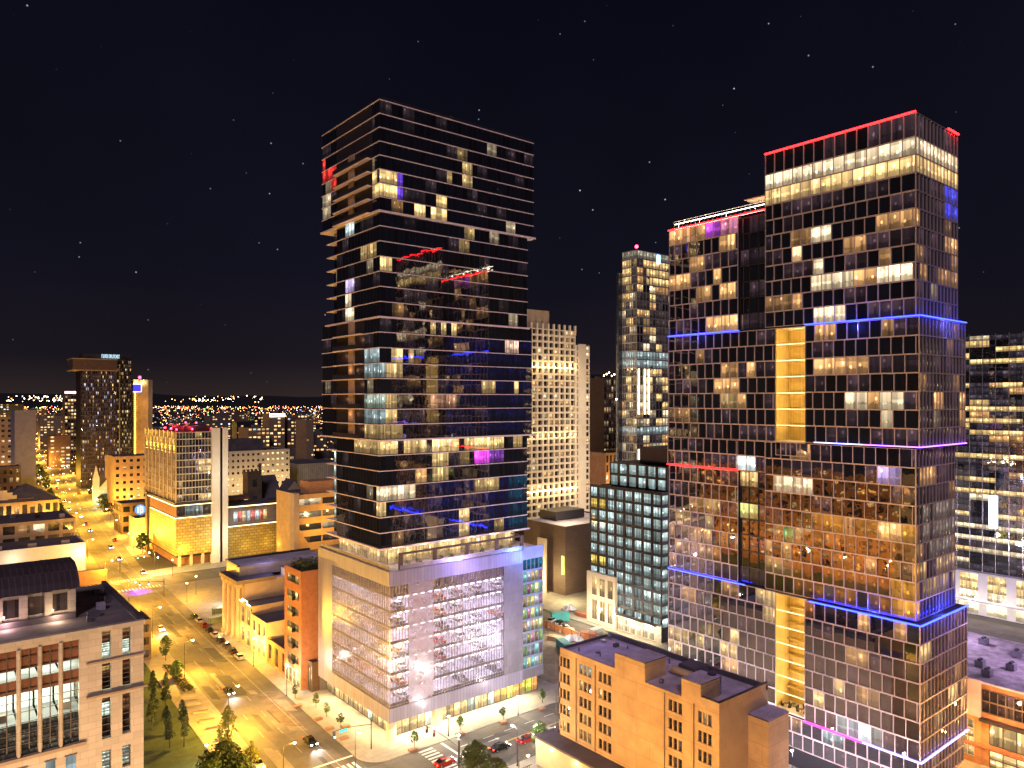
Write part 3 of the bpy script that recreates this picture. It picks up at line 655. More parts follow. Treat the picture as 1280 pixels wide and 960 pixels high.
led('W', xa - 1.3, yb + 9, y20, L0 - .1, LEDM, t=.2); led('W', xa - 1.3, yb - 1.3, yb + 8.95, L0 - .1, LEDW, t=.2); led('S', yb - 1.3, xa - 1.3, xa + 20, L0 - .1, LEDW, t=.2)
led('S', y30 - .2, xa - .2, xa + .6, LT, LEDR) if 0 else None
# roof terrace rail on the wing, roof pergola
for y in [y37 - 6 + i * 1.2 for i in range(21)]:
    q = MB(); q.box(xa + 1.25, xa + 1.33, y, y + .08, 115, 117.0, finm); K.one('rail_post', q)
K.p('roof_rail').box(xa + 1.24, xa + 1.34, y30 + .5, y55 - .3, 117.0, 117.1, finm)
q = MB(); q.box(xa + 2.2, xa + 2.3, y30 + .5, y55 - .3, 116.6, 116.72, glow('terrace rope light', (1, .85, .6), 5, True)); q.box(xa + 2.2, xa + 2.3, y30 + .5, y55 - .3, 115.4, 115.5, MATS['terrace rope light']); K.one('rope_light', q)
K.p('roof_canopy').box(xa + 1.5, xa + 6, y30 + .4, y30 + 6, 118.2, 118.4, cream)
K.p('roof_plant').box(xa + 4, xa + 15, yb + 5, y30 - 5, LT, LT + .6, dark)
for y in (90, 97, 104, 110): lamp_light((xa + 2.5, y, 116.2), 60, (1, .8, .5))
# light thrown by the LED ledges
for (p, c_, e_) in (((xa - 1.6, yb + 8, L1 + 1), (.08, .12, 1), 160), ((xa + 9, yb - 1.8, L1 + 1), (.08, .12, 1), 160), ((xa - 2, yb + 10, L0 + 1), (.9, .2, .9), 120), ((xa - 2, yb + 10, L3 - 1.2), (.1, .12, 1), 120), ((xa + 9, yb - 2, L3 - 1.2), (.1, .12, 1), 90), ((xa - 1, 103, L3 - 1), (.1, .12, 1), 90)):
    lamp_light(p, e_ * 2.2, c_, None, .3, spec=0)

# ================================================================ TAN WAREHOUSE BLOCK (bottom)
wa, wb0, wb1 = 103.8, 73.5, 112.2
D = B('warehouse_block', 'tan concrete warehouse block with stepped roof in front of the LED tower', 'building', (wa, wb0))
zt2 = 23.4
D.rects = [(722, 832, 745, 850, W_GRN, .35, .5), (722, 850, 740, 870, W_YEL, .5, .5), (746, 865, 762, 880, W_YEL, .7, .7), (696, 895, 716, 912, W_YEL, .7, .7), (696, 836, 712, 850, W_YEL, .3, .5), (722, 905, 740, 925, W_YEL, .25), (832, 905, 842, 918, W_WHITE, .8), (870, 898, 892, 920, W_YEL, .6, .6)]
dl = mk_lit(.02, 1, lo=.1, hi=.4, dim=.3, key='D')
D.p('wall').box(wa + .3, wa + 14.4, wb0 + .3, wb1, 0, zt2, beige, top=roofp)
def dwin(yc, w, z, hgt):    # one window with its surround, three abreast
    for k in range(3):
        c0 = yc - w / 2 + k * w / 3 + .15; D.win('W', wa + .3, c0, c0 + w / 3 - .3, z, z + hgt, .002, dl(D, 'W', int(z), int(c0 * 10), (wa, c0, z)), 0)
rows = [zt2 - 3.2 - 3.25 * k for k in range(6)]
cols = [(bAt(705, wa), 3.4), (bAt(731, wa), 4.0), (bAt(757, wa), 4.0)]
# facade skin with true openings
def skin(y0, y1, z0, z1): D.p('wall').box(wa, wa + .3, y0, y1, z0, z1, beige)
segs = sorted([(bAt(705.5, wa), 3.4), (bAt(731.5, wa), 3.6), (bAt(756, wa), 3.6), (bAt(844, wa), 3.2), (bAt(881, wa), 3.0)])
cur = wb0
for yc, wd in segs:
    skin(cur, yc - wd / 2, 0, zt2); cur = yc + wd / 2
    zc = 0
    for z in sorted(rows):
        skin(yc - wd / 2, yc + wd / 2, zc, z - .1 if 0 else z)
        for k in range(4):
            c = yc - wd / 2 + k * wd / 3; skin(max(yc - wd / 2, c - .14), min(yc + wd / 2, c + .14), z, z + 1.9)
        if (yc < 90 and z > zt2 - 4): pass
        for k in range(3):
            c0 = yc - wd / 2 + k * wd / 3 + .16; c1 = c0 + wd / 3 - .32
            D.win('W', wa + .3, c0, c1, z, z + 1.9, .03, dl(D, 'W', int(z), int(c0 * 10), (wa, c0, z + 1)), .003)
            D.p('window_bar').box(wa + .2, wa + .25, c0, c1, z + .92, z + .98, dark)
        zc = z + 1.9
    skin(yc - wd / 2, yc + wd / 2, zc, zt2)
    for z in rows: D.one('sill', MB().box(wa - .1, wa - .002, yc - wd / 2 - .1, yc + wd / 2 + .1, z - .14, z - .02, beige2))
    D.one('downpipe', MB().tube((wa - .12, yc + wd / 2 + .7, 6.2), (wa - .12, yc + wd / 2 + .7, zt2 - .4), .08, .08, brown, 8))
skin(cur, wb1, 0, zt2)
D.p('parapet').box(wa, wa + .4, bAt(768, wa), wb1, zt2, zt2 + .45, beige); D.p('parapet').box(wa + .4, wa + 14.4, wb1 - .4, wb1, zt2, zt2 + .5, rooft)
D.p('parapet').box(wa + 13.8, wa + 14.4, wb0, wb1 - .4, zt2, zt2 + .9, rooft)
b1_, b2_ = bAt(806, wa), bAt(768.5, wa)
D.p('stair_tower').box(wa - .02, wa + .5, b1_, b2_, zt2, zt2 + 3.4, beige); D.p('stair_tower').box(wa + .5, wa + 6, b1_, b1_ + 4.6, zt2, zt2 + 3.4, beige, top=roofp)
b3_, b4_ = bAt(876, wa), bAt(852, wa)
q = MB(); q.box(wa - .02, wa + 5.4, b3_, b4_, zt2, zt2 + 3.2, beige, top=roofp); q.box(wa - .1, wa + 5.5, b3_ - .1, b4_ + .1, zt2 + 3.2, zt2 + 3.35, dark, top=roofp); D.one('stair_tower', q)
q = MB(); q.box(wa - .1, wa + 6.1, b1_ - .1, b1_ + 4.8, zt2 + 3.4, zt2 + 3.55, dark, top=roofp); D.one('stair_tower_roof', q)
D.p('parapet').box(wa, wa + .4, wb0, b3_, zt2, zt2 + 1.2, beige2); D.p('parapet').box(wa + .4, wa + 14.4, wb0, wb0 + .4, zt2, zt2 + 1.2, beige)
D.p('parapet').box(wa - .06, wa + .45, wb0 - .06, b3_ - .1, zt2 + 1.2, zt2 + 1.32, dark); D.p('parapet').box(wa + .45, wa + 14.4, wb0 - .06, wb0 + .46, zt2 + 1.2, zt2 + 1.32, dark)
D.p('wall').box(wa + .3, wa + 14.4, wb0, wb0 + .3, 0, zt2, beige2)
q = MB(); bx = 69.6
q.box(wa + 8.3, wa + 14.6, bx, wb0 - .02, 0, 20.6, beige, top=roofp); q.box(wa + 8.2, wa + 14.7, bx - .1, wb0 - .02, 20.6, 20.8, dark, top=roofp); D.one('lift_shaft', q)
q = MB(); q.box(wa + 9, wa + 13, b1_ - 4.4, b1_ - .6, zt2, zt2 + 1.6, rooft); D.one('skylight', q)
q = MB(); q.tube((wa + 7.2, b1_ - .5, zt2 + .9), (wa + 7.2, b3_ + 5.2, zt2 + .9), .75, .75, tan, 12); D.one('duct', q)
rgc = random.Random(55)
for k in range(26):
    x = wa + rgc.uniform(1.2, 13); y = rgc.uniform(wb0 + 11, wb1 - 2); t = rgc.random(); q = MB()
    if b1_ - 1 < y < b2_ + 1 and x < wa + 7: continue
    if b3_ - 1 < y < b4_ + 1 and x < wa + 7: continue
    if t < .5: q.tube((x, y, zt2), (x, y, zt2 + rgc.uniform(.4, 1.1)), .14, .14, grey, 8); D.one('vent_pipe', q)
    elif t < .8: q.box(x, x + rgc.uniform(.5, 1.3), y, y + rgc.uniform(.5, 1.2), zt2, zt2 + rgc.uniform(.3, .9), [rooft, grey, chrome][rgc.randrange(3)]); D.one('roof_hatch', q)
    else: q.tube((x, y, zt2 + .12), (min(x + 3, wa + 13), y + rgc.uniform(-2, 2), zt2 + .12), .07, .07, dark, 6); D.one('roof_pipe', q)
# rooftop cooling units
for k, (x, y, s_) in enumerate(((wa + 5.2, wb0 + 5.2, 1), (wa + 7.0, wb0 + 6.6, .8))):
    u = empty('cooling_unit', (x, y, zt2)); tag(u, ['polished steel cooling unit at the near end of the warehouse roof', 'smaller dark duct unit behind the polished one on the warehouse roof'][k], 'air unit')
    MB().box(-1.1 * s_, 1.1 * s_, -1.2 * s_, 1.2 * s_, .3, 3.2 * s_, chrome).build('casing', u)
    q = MB(); q.tube((0, 0, 3.2 * s_), (0, 0, 3.7 * s_), .8 * s_, .8 * s_, dark, 14); q.build('fan_cowl', u)
    q = MB(); [q.box(i, i + .15, -1.2 * s_, 1.2 * s_, 0, .3, dark) for i in (-1.0 * s_, .85 * s_)]; q.build('foot_rail', u)
# awning building in front
A_ = B('loading_shed', 'low dark roofed loading shed along the foot of the tan warehouse', 'shed', (wa - 6, 90))
A_.p('roof').box(wa - 4.6, wa - .05, 84, 115.2, 5.6, 6.0, rooft); A_.p('wall').box(wa - 4.2, wa - .05, 84.2, 115, .14, 5.6, cream); A_.p('roof').box(wa, wa + 10, 112.25, 115.2, 5.6, 6.0, rooft); A_.p('wall').box(wa, wa + 9.8, 112.25, 115, .14, 5.6, cream)
for y in (97, 103, 110): lamp_light((wa - 5.2, y, 4.6), 40, (1, .75, .35))
for y in (97, 103, 110):
    q = MB(); q.ball((wa - 4.45, y, 4.9), .18, BULBA); A_.one('wall_lamp', q)
st_ = MB()
for i in range(9): st_.box(96.8 - i * .55, 97.2 - i * .55, 108, 113, .14, .18 + i * .22, mat('stair', (.3, .24, .2)))
for i in range(12): st_.box(90.5 + i * .55, 90.56 + i * .55, 107.6, 107.66, .14, 1.3, blackm); st_.box(90.5 + i * .55, 90.56 + i * .55, 113.4, 113.46, .14, 1.3, blackm)
st_.box(90.5, 97.2, 107.58, 107.68, 1.3, 1.38, blackm); st_.box(90.5, 97.2, 113.38, 113.48, 1.3, 1.38, blackm)
tag(st_.build('railed_stair'), 'black railed steps beside the corner of the loading shed', 'steps')

# ================================================================ OFFICE BLOCK (bottom left)
ox, oy = C(179.5, 84)
zo = 50.0
O = B('stone_office', 'pale limestone office block with tall lit window bays and dark attic roof', 'building', (ox, oy))
oxl = ox - 60
oroof = mat('weathered grey roof', (.22, .19, .19), .9, var=.4, scale=.3)
O.p('wall').box(oxl, ox, oy + 6, oy + 21.9, 0, zo - .2, stone, top=oroof)
O.p('wall').box(oxl, ox - .6, oy + .62, oy + 6, zo - 1.2, zo - .2, stone, top=oroof)
O.p('wall').box(ox - .5, ox, oy + .3, oy + 6, 0, zo - .2, stone)
O.p('parapet').box(oxl, ox + .15, oy - .15, oy + .5, zo - .5, zo, stone); O.p('parapet').box(ox - .4, ox + .1, oy + .5, oy + 21.9, zo - .2, zo + .25, rooft)
# right hand bay with narrow windows
def zpx(y, x): a_ = aAt(x, oy); return Z(y, a_, oy)
xb = aAt(108, oy)                       # where the tall bays end
nw = [(aAt(127.5, oy), aAt(139, oy)), (aAt(153, oy), aAt(163.5, oy))]
zl = [(zpx(831, 133), zpx(789, 133)), (zpx(875, 133), zpx(828.5 + 0, 133) - .0), (0, 0)]
levels = [(43.2, 46.9), (39.4, 43.0), (34.2, 38.6), (29.0, 33.0), (24, 28)]
levels = [(zpx(823, 133), zpx(788, 133)), (zpx(864, 133), zpx(829, 133)), (zpx(923, 133), zpx(872, 133)), (zpx(965, 133), zpx(938, 133))]
for (z0, z1) in [(0, levels[3][0])] + [(levels[k + 1][1], levels[k][0]) for k in (2, 1, 0)] + [(levels[0][1], zo - .5)]:
    O.p('wall').box(xb, ox, oy, oy + .5, z0, z1, stone)
for (z0, z1) in levels:
    xs = [xb] + [q for t in nw for q in t] + [ox]
    for k in (0, 2, 4): O.p('wall').box(xs[k], xs[k + 1], oy, oy + .5, z0, z1, stone)
O.p('cornice').box(xb, ox + .35, oy - .35, oy - .002, zpx(868, 133), zpx(868, 133) + .2, stoned)
O.p('cornice').box(xb, ox + .12, oy - .15, oy - .002, zpx(824.5, 133) - .2, zpx(824.5, 133), stoned)
# rooms behind the right hand windows and the tall bays
panelw = glow('office ceiling light', (.86, 1, .84), 2.6); panelo = glow('warm office light', (1, .5, .2), .5)
wallc = mat('office wall', (.55, .55, .5)); floorc = mat('office carpet', (.12, .11, .1)); mull = mat('bronze mullion', (.10, .075, .06), .5)
spandr = mat('rust spandrel panel', (.20, .075, .035), .5, var=.2)
def room(x0, x1, z0, z1, lit, desk=True, seed=0):
    r = O.p('interior'); r.box(x0, x1, oy + 5.5, oy + 5.9, z0, z1, wallc if lit else core); r.box(x0, x1, oy + .62, oy + 5.5, z0 - .15, z0, floorc if lit else core)
    if lit:
        r.box(x0 + .1, x1 - .1, oy + 1.0, oy + 5.2, z1 - .12, z1 - .06, panelw)
        lamp_light(((x0 + x1) / 2, oy + 2.6, z1 - .5), lit, (.88, 1, .84), None, .6)
        rg = random.Random(seed)
        for k in range(int((x1 - x0) / 1.3) + 1):
            xx = x0 + .4 + k * 1.2
            if rg.random() < .6 and xx + .8 < x1: r.box(xx, xx + .8, oy + 2, oy + 2.7, z0, z0 + rg.uniform(.7, 1.3), [white, brown, tan][rg.randrange(3)])
bayx = [aAt(x, oy) for x in (-80, -53, -28, 0, 22.5, 28, 50, 56, 77, 82, 103)]
bayw = [(aAt(x0, oy), aAt(x1, oy)) for x0, x1 in ((-112, -90), (-84, -62), (-57, -35), (-30, -7), (-3, 20.5), (26.5, 47.5), (53, 73.5), (79, 99))]
def zb(y, x=90): return Z(y, aAt(x, oy), oy)
ztop, zbot = zb(801), zb(930)
zrow = [zbot, zbot + 4.2, zbot + 8.3, zb(843) , ztop]
prev = oxl
for k, (x0, x1) in enumerate(bayw):
    O.p('wall').box(prev, x0, oy - .0, oy + .5, zbot, ztop + .01, stone)
    if k: q = MB(); q.tube(((prev + x0) / 2, oy - .02, zbot), ((prev + x0) / 2, oy - .02, ztop), min(.42, (x0 - prev) * .42), min(.42, (x0 - prev) * .42), stone, 12); O.one('pilaster', q)
    prev = x1
O.p('wall').box(prev, xb, oy, oy + .5, zbot, ztop + .01, stone)
O.p('wall').box(oxl, xb - .001, oy + .003, oy + .5, ztop + .01, zo - .5, stone); O.p('wall').box(oxl, xb - .001, oy + .003, oy + .5, 0, zbot - .01, stone)
O.p('cornice').box(oxl, xb - .01, oy - .25, oy + .5, zbot - .35, zbot - .012, stoned)
zl1 = zb(855); zl0 = zb(893); zu1 = zb(826); zu0 = zb(838)
for k, (x0, x1) in enumerate(bayw):
    room(x0 - .3, x1 + .3, zl0, zl1, 70, seed=k); room(x0 - .3, x1 + .3, zu0, zu1, 30 if k != 4 else 18, seed=k + 20)
    O.p('spandrel').box(x0, x1, oy + .46, oy + .6, zl1, zu0, spandr); O.p('spandrel').box(x0, x1, oy + .46, oy + .6, zu1, ztop, spandr)
    q = MB(); n = 2
    for j in range(1, 2): q.box((x0 + x1) / 2 - .05, (x0 + x1) / 2 + .05, oy + .28, oy + .4, zbot, ztop, mull)
    z = zbot
    while z < ztop - .3: q.box(x0, x1, oy + .3, oy + .38, z, z + .07, mull); z += 1.12
    O.one('bay_frame', q)
    # dark lower panes as glazing
    z = zbot; nn = 6
    for j in range(nn):
        za = zbot + (zl0 - zbot) * j / nn; zz = zbot + (zl0 - zbot) * (j + 1) / nn
        for (u0, u1) in ((x0, (x0 + x1) / 2), ((x0 + x1) / 2, x1)):
            O.win('S', oy + .44, u0 + .03, u1 - .03, za + .03, zz - .03, 0, sc3((.9, .75, .5), .02 + .05 * hsh('ow', k, j, u0)), .004)
O.p('interior').box(oxl, xb, oy + .62, oy + 5.9, zbot - .2, zl0 - .2, core)
for li, (z0, z1) in enumerate(levels):
    for wi, (x0, x1) in enumerate(nw):
        zm = z0 + (z1 - z0) * (.48 if li != 2 else .45)
        on = {(0, 0): (z0, zm, 1.0), (0, 1): (z0, z0 + (z1 - z0) * .55, 1.0), (2, 0): (zm, z1 - .5, 1.1), (3, 0): (z0, z1, .35), (3, 1): (z0, z1, .3)}.get((li, wi))
        def pane(p, q_, c, s_): O.win('S', oy + .5, x0 + .03, x1 - .03, p + .02, q_ - .02, -.3, sc3(c, s_), .003)
        n = 6
        for j in range(n):
            p = z0 + (z1 - z0) * j / n; q_ = z0 + (z1 - z0) * (j + 1) / n; m_ = (p + q_) / 2
            if on and on[0] <= m_ <= on[1]: pane(p, q_, W_GRN, on[2])
            elif li == 1 and j in (4,) and wi == 0: pane(p, q_, (1, .6, .2), .6)
            else: pane(p, q_, (.75, .28, .1), .10 if m_ > zm else .01)
            O.p('window_bar').box(x0, x1, oy + .12, oy + .2, q_ - .03, q_ + .03, mull)
        O.p('interior').box(x0 - .2, x1 + .2, oy + .9, oy + 1.0, z0, z1, core)
# low row of windows under the cornice
for x0, x1 in ((57, 69), (82, 95), (20, 34), (-12, 0)):
    u0, u1 = aAt(x0, oy), aAt(x1, oy); zz = zb(944)
    O.win('S', oy + .003, u0, u1, zz - 5, zz, .02, sc3(W_COOL, .25), .002)
    O.p('window_bar').box(u0 - .1, u1 + .1, oy - .06, oy - .001, zz, zz + .12, mull)
O.grid('E', ox, oy + 6.2, oy + 21.7, 6, 46, 5, 9, 1.2, 1.6, .25, stone, lambda s, side, r, k, c: sc3((1, .42, .08), .5 + 1.2 * hsh('oe', r, k)) if hsh('oe2', r, k) < .7 else ZERO, part='east_wall')
# attic
ax1 = aAt(97, oy + 5)
O.p('attic').box(oxl, ax1, oy + 7.2, oy + 16, zo - .19, zo + 3.2, stone)
q = MB(); pr = [(oy + 6.7, 3.2), (oy + 7.1, 4.0), (oy + 8.4, 5.0), (oy + 10, 5.6), (oy + 13.5, 5.6), (oy + 16.2, 3.2)]
for i in range(len(pr) - 1):
    p, s_ = pr[i], pr[i + 1]; q.face([(oxl, p[0], zo + p[1]), (ax1 + .5, p[0], zo + p[1]), (ax1 + .5, s_[0], zo + s_[1]), (oxl, s_[0], zo + s_[1])], slate)
q.face([(ax1 + .5, p[0], zo + p[1]) for p in pr], slate); q.face([(oxl, pr[0][0], zo + 3.2), (oxl, pr[-1][0], zo + 3.2), (ax1 + .5, pr[-1][0], zo + 3.2), (ax1 + .5, pr[0][0], zo + 3.2)], slate)
O.one('attic_roof', q)
for k in range(14):
    x1 = ax1 - .7 - k * 2.35; O.win('S', oy + 7.2, x1 - 1.45, x1, zo + .7, zo + 2.7, .02, sc3((.8, .35, .15), .03), .002)
    q = MB(); q.box(x1 + .1, x1 + .8, oy + 6.85, oy + 7.19, zo - .18, zo + 3.1, stone); O.one('pilaster', q)
for k in range(6): lamp_light((ax1 - 2 - k * 4.7, oy + 5.6, zo + .5), 75, (1, .62, .6) if k % 2 else (1, .7, .45), None, .1)
O.p('parapet').box(oxl, ax1, oy + 6.2, oy + 6.35, zo - .19, zo + .5, rooft)

for k in range(18):
    x = ox - rgc.uniform(1, 17); y = oy + rgc.uniform(16.5 if x < ax1 else 2, 20); q = MB(); t = rgc.random()
    if t < .5: q.tube((x, y, zo - .2), (x, y, zo + rgc.uniform(.2, .8)), .12, .12, grey, 8); O.one('vent_pipe', q)
    else: q.box(x, x + rgc.uniform(.4, 1.4), y, y + rgc.uniform(.4, 1), zo - .2, zo + rgc.uniform(.1, .6), [rooft, grey, roofp][rgc.randrange(3)]); O.one('roof_hatch', q)
# ================================================================ HOTEL (mid left)
hx, hy = C(220, 329)
H = B('hotel_tower', 'striped hotel tower with white portal frame and red roof beacons', 'building', (hx, hy))
hx1 = aAt(264, hy); hx2 = aAt(284, hy); hy1 = hy + 56; zh = 60.2
H.rects = [(249, 575, 262, 588, W_YEL, .8), (222, 600, 228, 612, W_YEL, .6), (249, 618, 262, 630, W_YEL, .7)]
hl = mk_lit(.06, 2, lo=.1, hi=.45, dim=.6, dimc=(.9, .7, .45), key='H'); hw = mk_lit(.25, 1, lo=.08, hi=.4, dim=.6, dimc=(1, .6, .25), key='HW')
H.p('core').box(hx + .3, hx2 - 1, hy + .3, hy1 - .3, 27, zh, core, top=rooft); H.p('core').box(hx + .4, hx2 - .5, hy + .4, hy1, 4.2, 27, core)
H.grid('S', hy + .3, hx, hx1, 29, zh, 11, 10, .12, .45, .32, mat('hotel band', (.5, .47, .38), .6), hl)
H.grid('W', hx + .3, hy, hy1, 29, zh, 24, 10, .5, .5, .2, mat('hotel ochre frame', (.58, .46, .26), .6), hw, part='west_frame')
for k in range(9): H.p('west_fin').box(hx - .25, hx + .09, hy + k * 7 - .25, hy + k * 7 + .25, 29, zh + .5, MATS['hotel ochre frame'])
H.p('base').box(hx - .6, hx1, hy - .6, hy1, 27.6, 28.9, dark)
H.grid('S', hy + .4, hx + .3, hx1, 22.5, 27.5, 4, 1, .2, .4, .1, grey, mk_lit(.5, 1, cols=(W_COOL,) * 3, lo=.1, hi=.3, key='hb'))
H.p('base').box(hx, hx + .35, hy + .02, hy1, 22.5, 27.5, brick2)
meshp = mat('gold perforated cladding', (.55, .42, .12), .5, metal=.2, var=.25, scale=2, pattern='wall', psize=(2.2, 1.3), mortar=.16, pcol=(.45, .4, .4), c2=.6)
H.p('base').box(hx - .3, hx1, hy - .3, hy1 - 10, 5.2, 21.8, meshp)
H.one('brown_pylon', MB().box(hx - 1.2, hx - .3, hy1 - 9, hy1 - 6, 0, 28.5, brown))
q = MB(); q.box(hx - .9, hx1, hy - .75, hy - .62, 27.5, 27.75, LEDO); q.box(hx - .9, hx - .77, hy - .62, hy1 - 6, 27.5, 27.75, LEDO); H.one('line_light', q)
q = MB(); q.box(hx - .5, hx1, hy - .45, hy - .32, 21.9, 22.15, LEDO); q.box(hx - .5, hx - .37, hy - .32, hy1 - 12, 21.9, 22.15, LEDO); H.one('line_light', q)
for (x0, x1) in ((hx1 + .01, hx1 + 4.6), (hx2 - 3.6, hx2)): H.p('portal').box(x0, x1, hy - 1.3, hy + 2, 0, zh + 1.6, white)
H.p('portal').box(hx1 + 4.6, hx2 - 3.6, hy - 1.3, hy + 2, zh - 1.6, zh + 1.6, white)
H.grid('S', hy + .25, hx1 + 4.6, hx2 - 3.6, 2, zh - 1.7, 2, 22, .15, .3, .1, dark, mk_lit(.15, 1, cols=((.1, .15, .9), W_COOL, W_COOL), lo=.1, hi=.4, dim=.5, dimc=(.15, .2, .8), key='hp'))
for x in range(5): H.p('column').box(hx + 1 + x * 5, hx + 2.2 + x * 5, hy + .2, hy + 1.2, .14, 5.2, cream)
H.p('core').box(hx + 2, hx2 - 3, hy + 3, hy1, 0, 4.2, brick2)
H.p('roof_plant').box(hx + 5, hx2 - 6, hy + 6, hy + 26, zh, zh + 2.6, dark)
wx2 = aAt(352, hy + 1)
H.p('wing').box(hx2, wx2, hy + .6, hy + 22, 0, 24.6, grey, top=rooft); H.p('wing').box(hx2, wx2 + 1.2, hy - .6, hy + .6, 24.6, 25.1, cream); H.p('wing').box(hx2, wx2 + 1.2, hy - .6, hy + .6, 15.6, 16, cream)
H.p('wing').box(hx2, wx2 - 2, hy + .3, hy + .6, .2, 15.4, meshp)
q = MB(); q.box(hx2, wx2 + 1.2, hy - .75, hy - .62, 24.7, 25.0, LEDO); q.box(hx2, wx2 + 1.2, hy - .75, hy - .62, 15.7, 15.95, LEDO); H.one('line_light', q)
H.grid('S', hy + .55, hx2 + 3, hx2 + 19, 17.5, 22.5, 8, 1, .15, .2, .05, dark, lambda s, side, r, k, c: sc3([W_WHITE, W_COOL, (1, .2, .15), W_YEL][int(hsh('hwg', k) * 3.99)], .7))
lamp_light((hx1 - 3, hy - 5, 8), 330, (1, .66, .1)); lamp_light((hx2 + 10, hy - 5, 6), 300, (1, .7, .1)); lamp_light((hx2 + 20, hy - 5, 6), 250, (1, .7, .1)); lamp_light((hx + 3, hy - 3, 8), 350, (.8, 1, .15))
for k in range(8):
    lamp_light((hx - .55, hy + 3.5 + k * 7, 49.5), 9000, (1, .62, .08), None, .1, spot=((.05, 0, 1), 50))
for y in (8, 22, 40): lamp_light((hx - 9, hy + y, 9), 700, (1, .56, .1))
lamp_light((hx2 - 4, hy - 9, 12), 1200, (1, .93, .7)); lamp_light((hx2 - 4, hy - 14, 40), 1500, (1, .93, .75)); 
def beacon(x, y, z, r=.45, par=None, P=350, name='roof_beacon'):
    q = MB(); q.tube((0, 0, 0), (0, 0, .8), .08, .08, dark); q.ball((0, 0, .8 + r), r, BEAC)
    par.one('roof_beacon', [q, (x, y, z)]); lamp_light((x, y, z + 2.2), P, (1, .05, .08))
for (x, y) in ((1, 3), (8, 4), (1.5, 14), (12, 12), (17, 6), (21, 3), (3, 30), (12, 26), (9, 18)): beacon(hx + x, hy + y, zh + (2.6 if 5 < x < 16 and 6 < y < 26 else 0), .42, H, 220)

# ================================================================ OTHER NAMED BUILDINGS
def simple(name, label, cat, corner, W_=None, D_=None, h=10, wm=tan, top=rooft, S=None, Wf=None, glass=None, Ef=None, core_in=.25):
    """corner = near corner (x right / y back); W_ along x (negative runs left), D_ along y. S / Wf = dict for grids."""
    x0, y0 = corner; x1 = x0 + W_; y1 = y0 + D_; xa_, xb_ = min(x0, x1), max(x0, x1)
    b = B(name, label, cat, (xa_, y0), glass=glass)
    ds = core_in if S else 0; dw = core_in if Wf else 0; de = core_in if Ef else 0
    b.p('wall').box(xa_ + dw, xb_ - de, y0 + ds, y1, 0, h, wm, top=top)
    b.box_ = (xa_, xb_, y0, y1, h)
    for side, g_, fx, c0, c1 in (('S', S, y0 + ds, xa_, xb_), ('W', Wf, xa_ + dw, y0, y1), ('E', Ef, xb_ - de, y0, y1)):
        if not g_: continue
        g_ = dict(g_); z0 = g_.pop('z0', 0); z1 = g_.pop('z1', h); m = g_.pop('m', wm); l = g_.pop('lit')
        b.grid(side, fx, c0, c1, z0, z1, g_['nc'], g_['nr'], g_['pier'], g_['sp'], core_in + .02, m, l, sill=g_.get('sill', 0))
        if z0 > 0: b.bar(b.p('wall'), side, fx, c0, c1, 0, core_in + .018, 0, z0, m)
    b.p('parapet').box(xa_, xb_, y0, y0 + .3, h, h + .6, wm); b.p('parapet').box(xa_, xa_ + .3, y0 + .3, y1, h, h + .6, wm); b.p('parapet').box(xb_ - .3, xb_, y0 + .3, y1, h, h + .6, wm)
    return b
# brick apartment house with planted roof
cx_, cy_ = 77.8, 181.8
y1_ = bAt(355.7, cx_)
Q = simple('brick_house', 'narrow red brick house with roof garden left of the parking podium', 'building', (cx_, cy_), 11, y1_ - cy_, 30, brick, mat('roof garden', (.03, .045, .02), .95, var=.6, scale=1), Wf=dict(z0=5, nc=1, nr=6, pier=3.4, sp=2.2, lit=lambda s, side, r, k, c: ZERO))
for r in range(6):
    z = 5 + r * 25 / 6 + 1.12
    for k in range(3):
        c0 = cy_ + 1.8 + k * (y1_ - cy_ - 3.6) / 3
        Q.win('W', cx_ + .25, c0 + .1, c0 + (y1_ - cy_ - 3.6) / 3 - .1, z, z + 1.9, .04, sc3(W_YEL, .9 if (r == 4 and k == 0) else (.25 if k != 1 else .01)), .003)
    if r < 5:
        q = MB(); q.box(cx_ - .9, cx_ - .01, cy_ + 3.8, cy_ + 6.6, z - .2, z - .05, dark); q.box(cx_ - .9, cx_ - .84, cy_ + 3.8, cy_ + 6.6, z - .05, z + .9, dark); Q.one('balcony', q)
Q.grid('W', cx_ - .01, cy_ + .6, y1_ - .6, .3, 4.4, 4, 1, .25, .3, .12, cream, lambda s, side, r, k, c: sc3(W_YEL, .6), part='shopfront')
lamp_light((cx_ - 1.2, cy_ + 3, 4), 300, (1, .85, .5)); lamp_light((cx_ - 1.2, cy_ + 9, 4), 300, (1, .85, .5))
q = MB(); rg = random.Random(3)
for t in range(900):
    p = (cx_ + rg.uniform(1, 10.5), cy_ + rg.uniform(1, 10), 30.5 + rg.random() ** 2 * 1.6); q.face([(p[0], p[1], p[2]), (p[0] + rg.uniform(-.4, .4), p[1] + .3, p[2] + .2), (p[0] + .2, p[1] - .2, p[2] + rg.uniform(.1, .5))], leafd)
o = q.build('roof_garden_plants'); tag(o, 'dense low planting covering the roof of the brick house', 'plants', kind='stuff')
# one-storey storefront between podium and brick house
Q2 = simple('glass_storefront', 'single storey glazed storefront between brick house and parking podium', 'shop', (79.5, 179.05), 2.5, 2.7, 7, brown, Wf=dict(nc=2, nr=1, pier=.2, sp=.6, lit=lambda s, side, r, k, c: sc3(W_YEL, .4)))
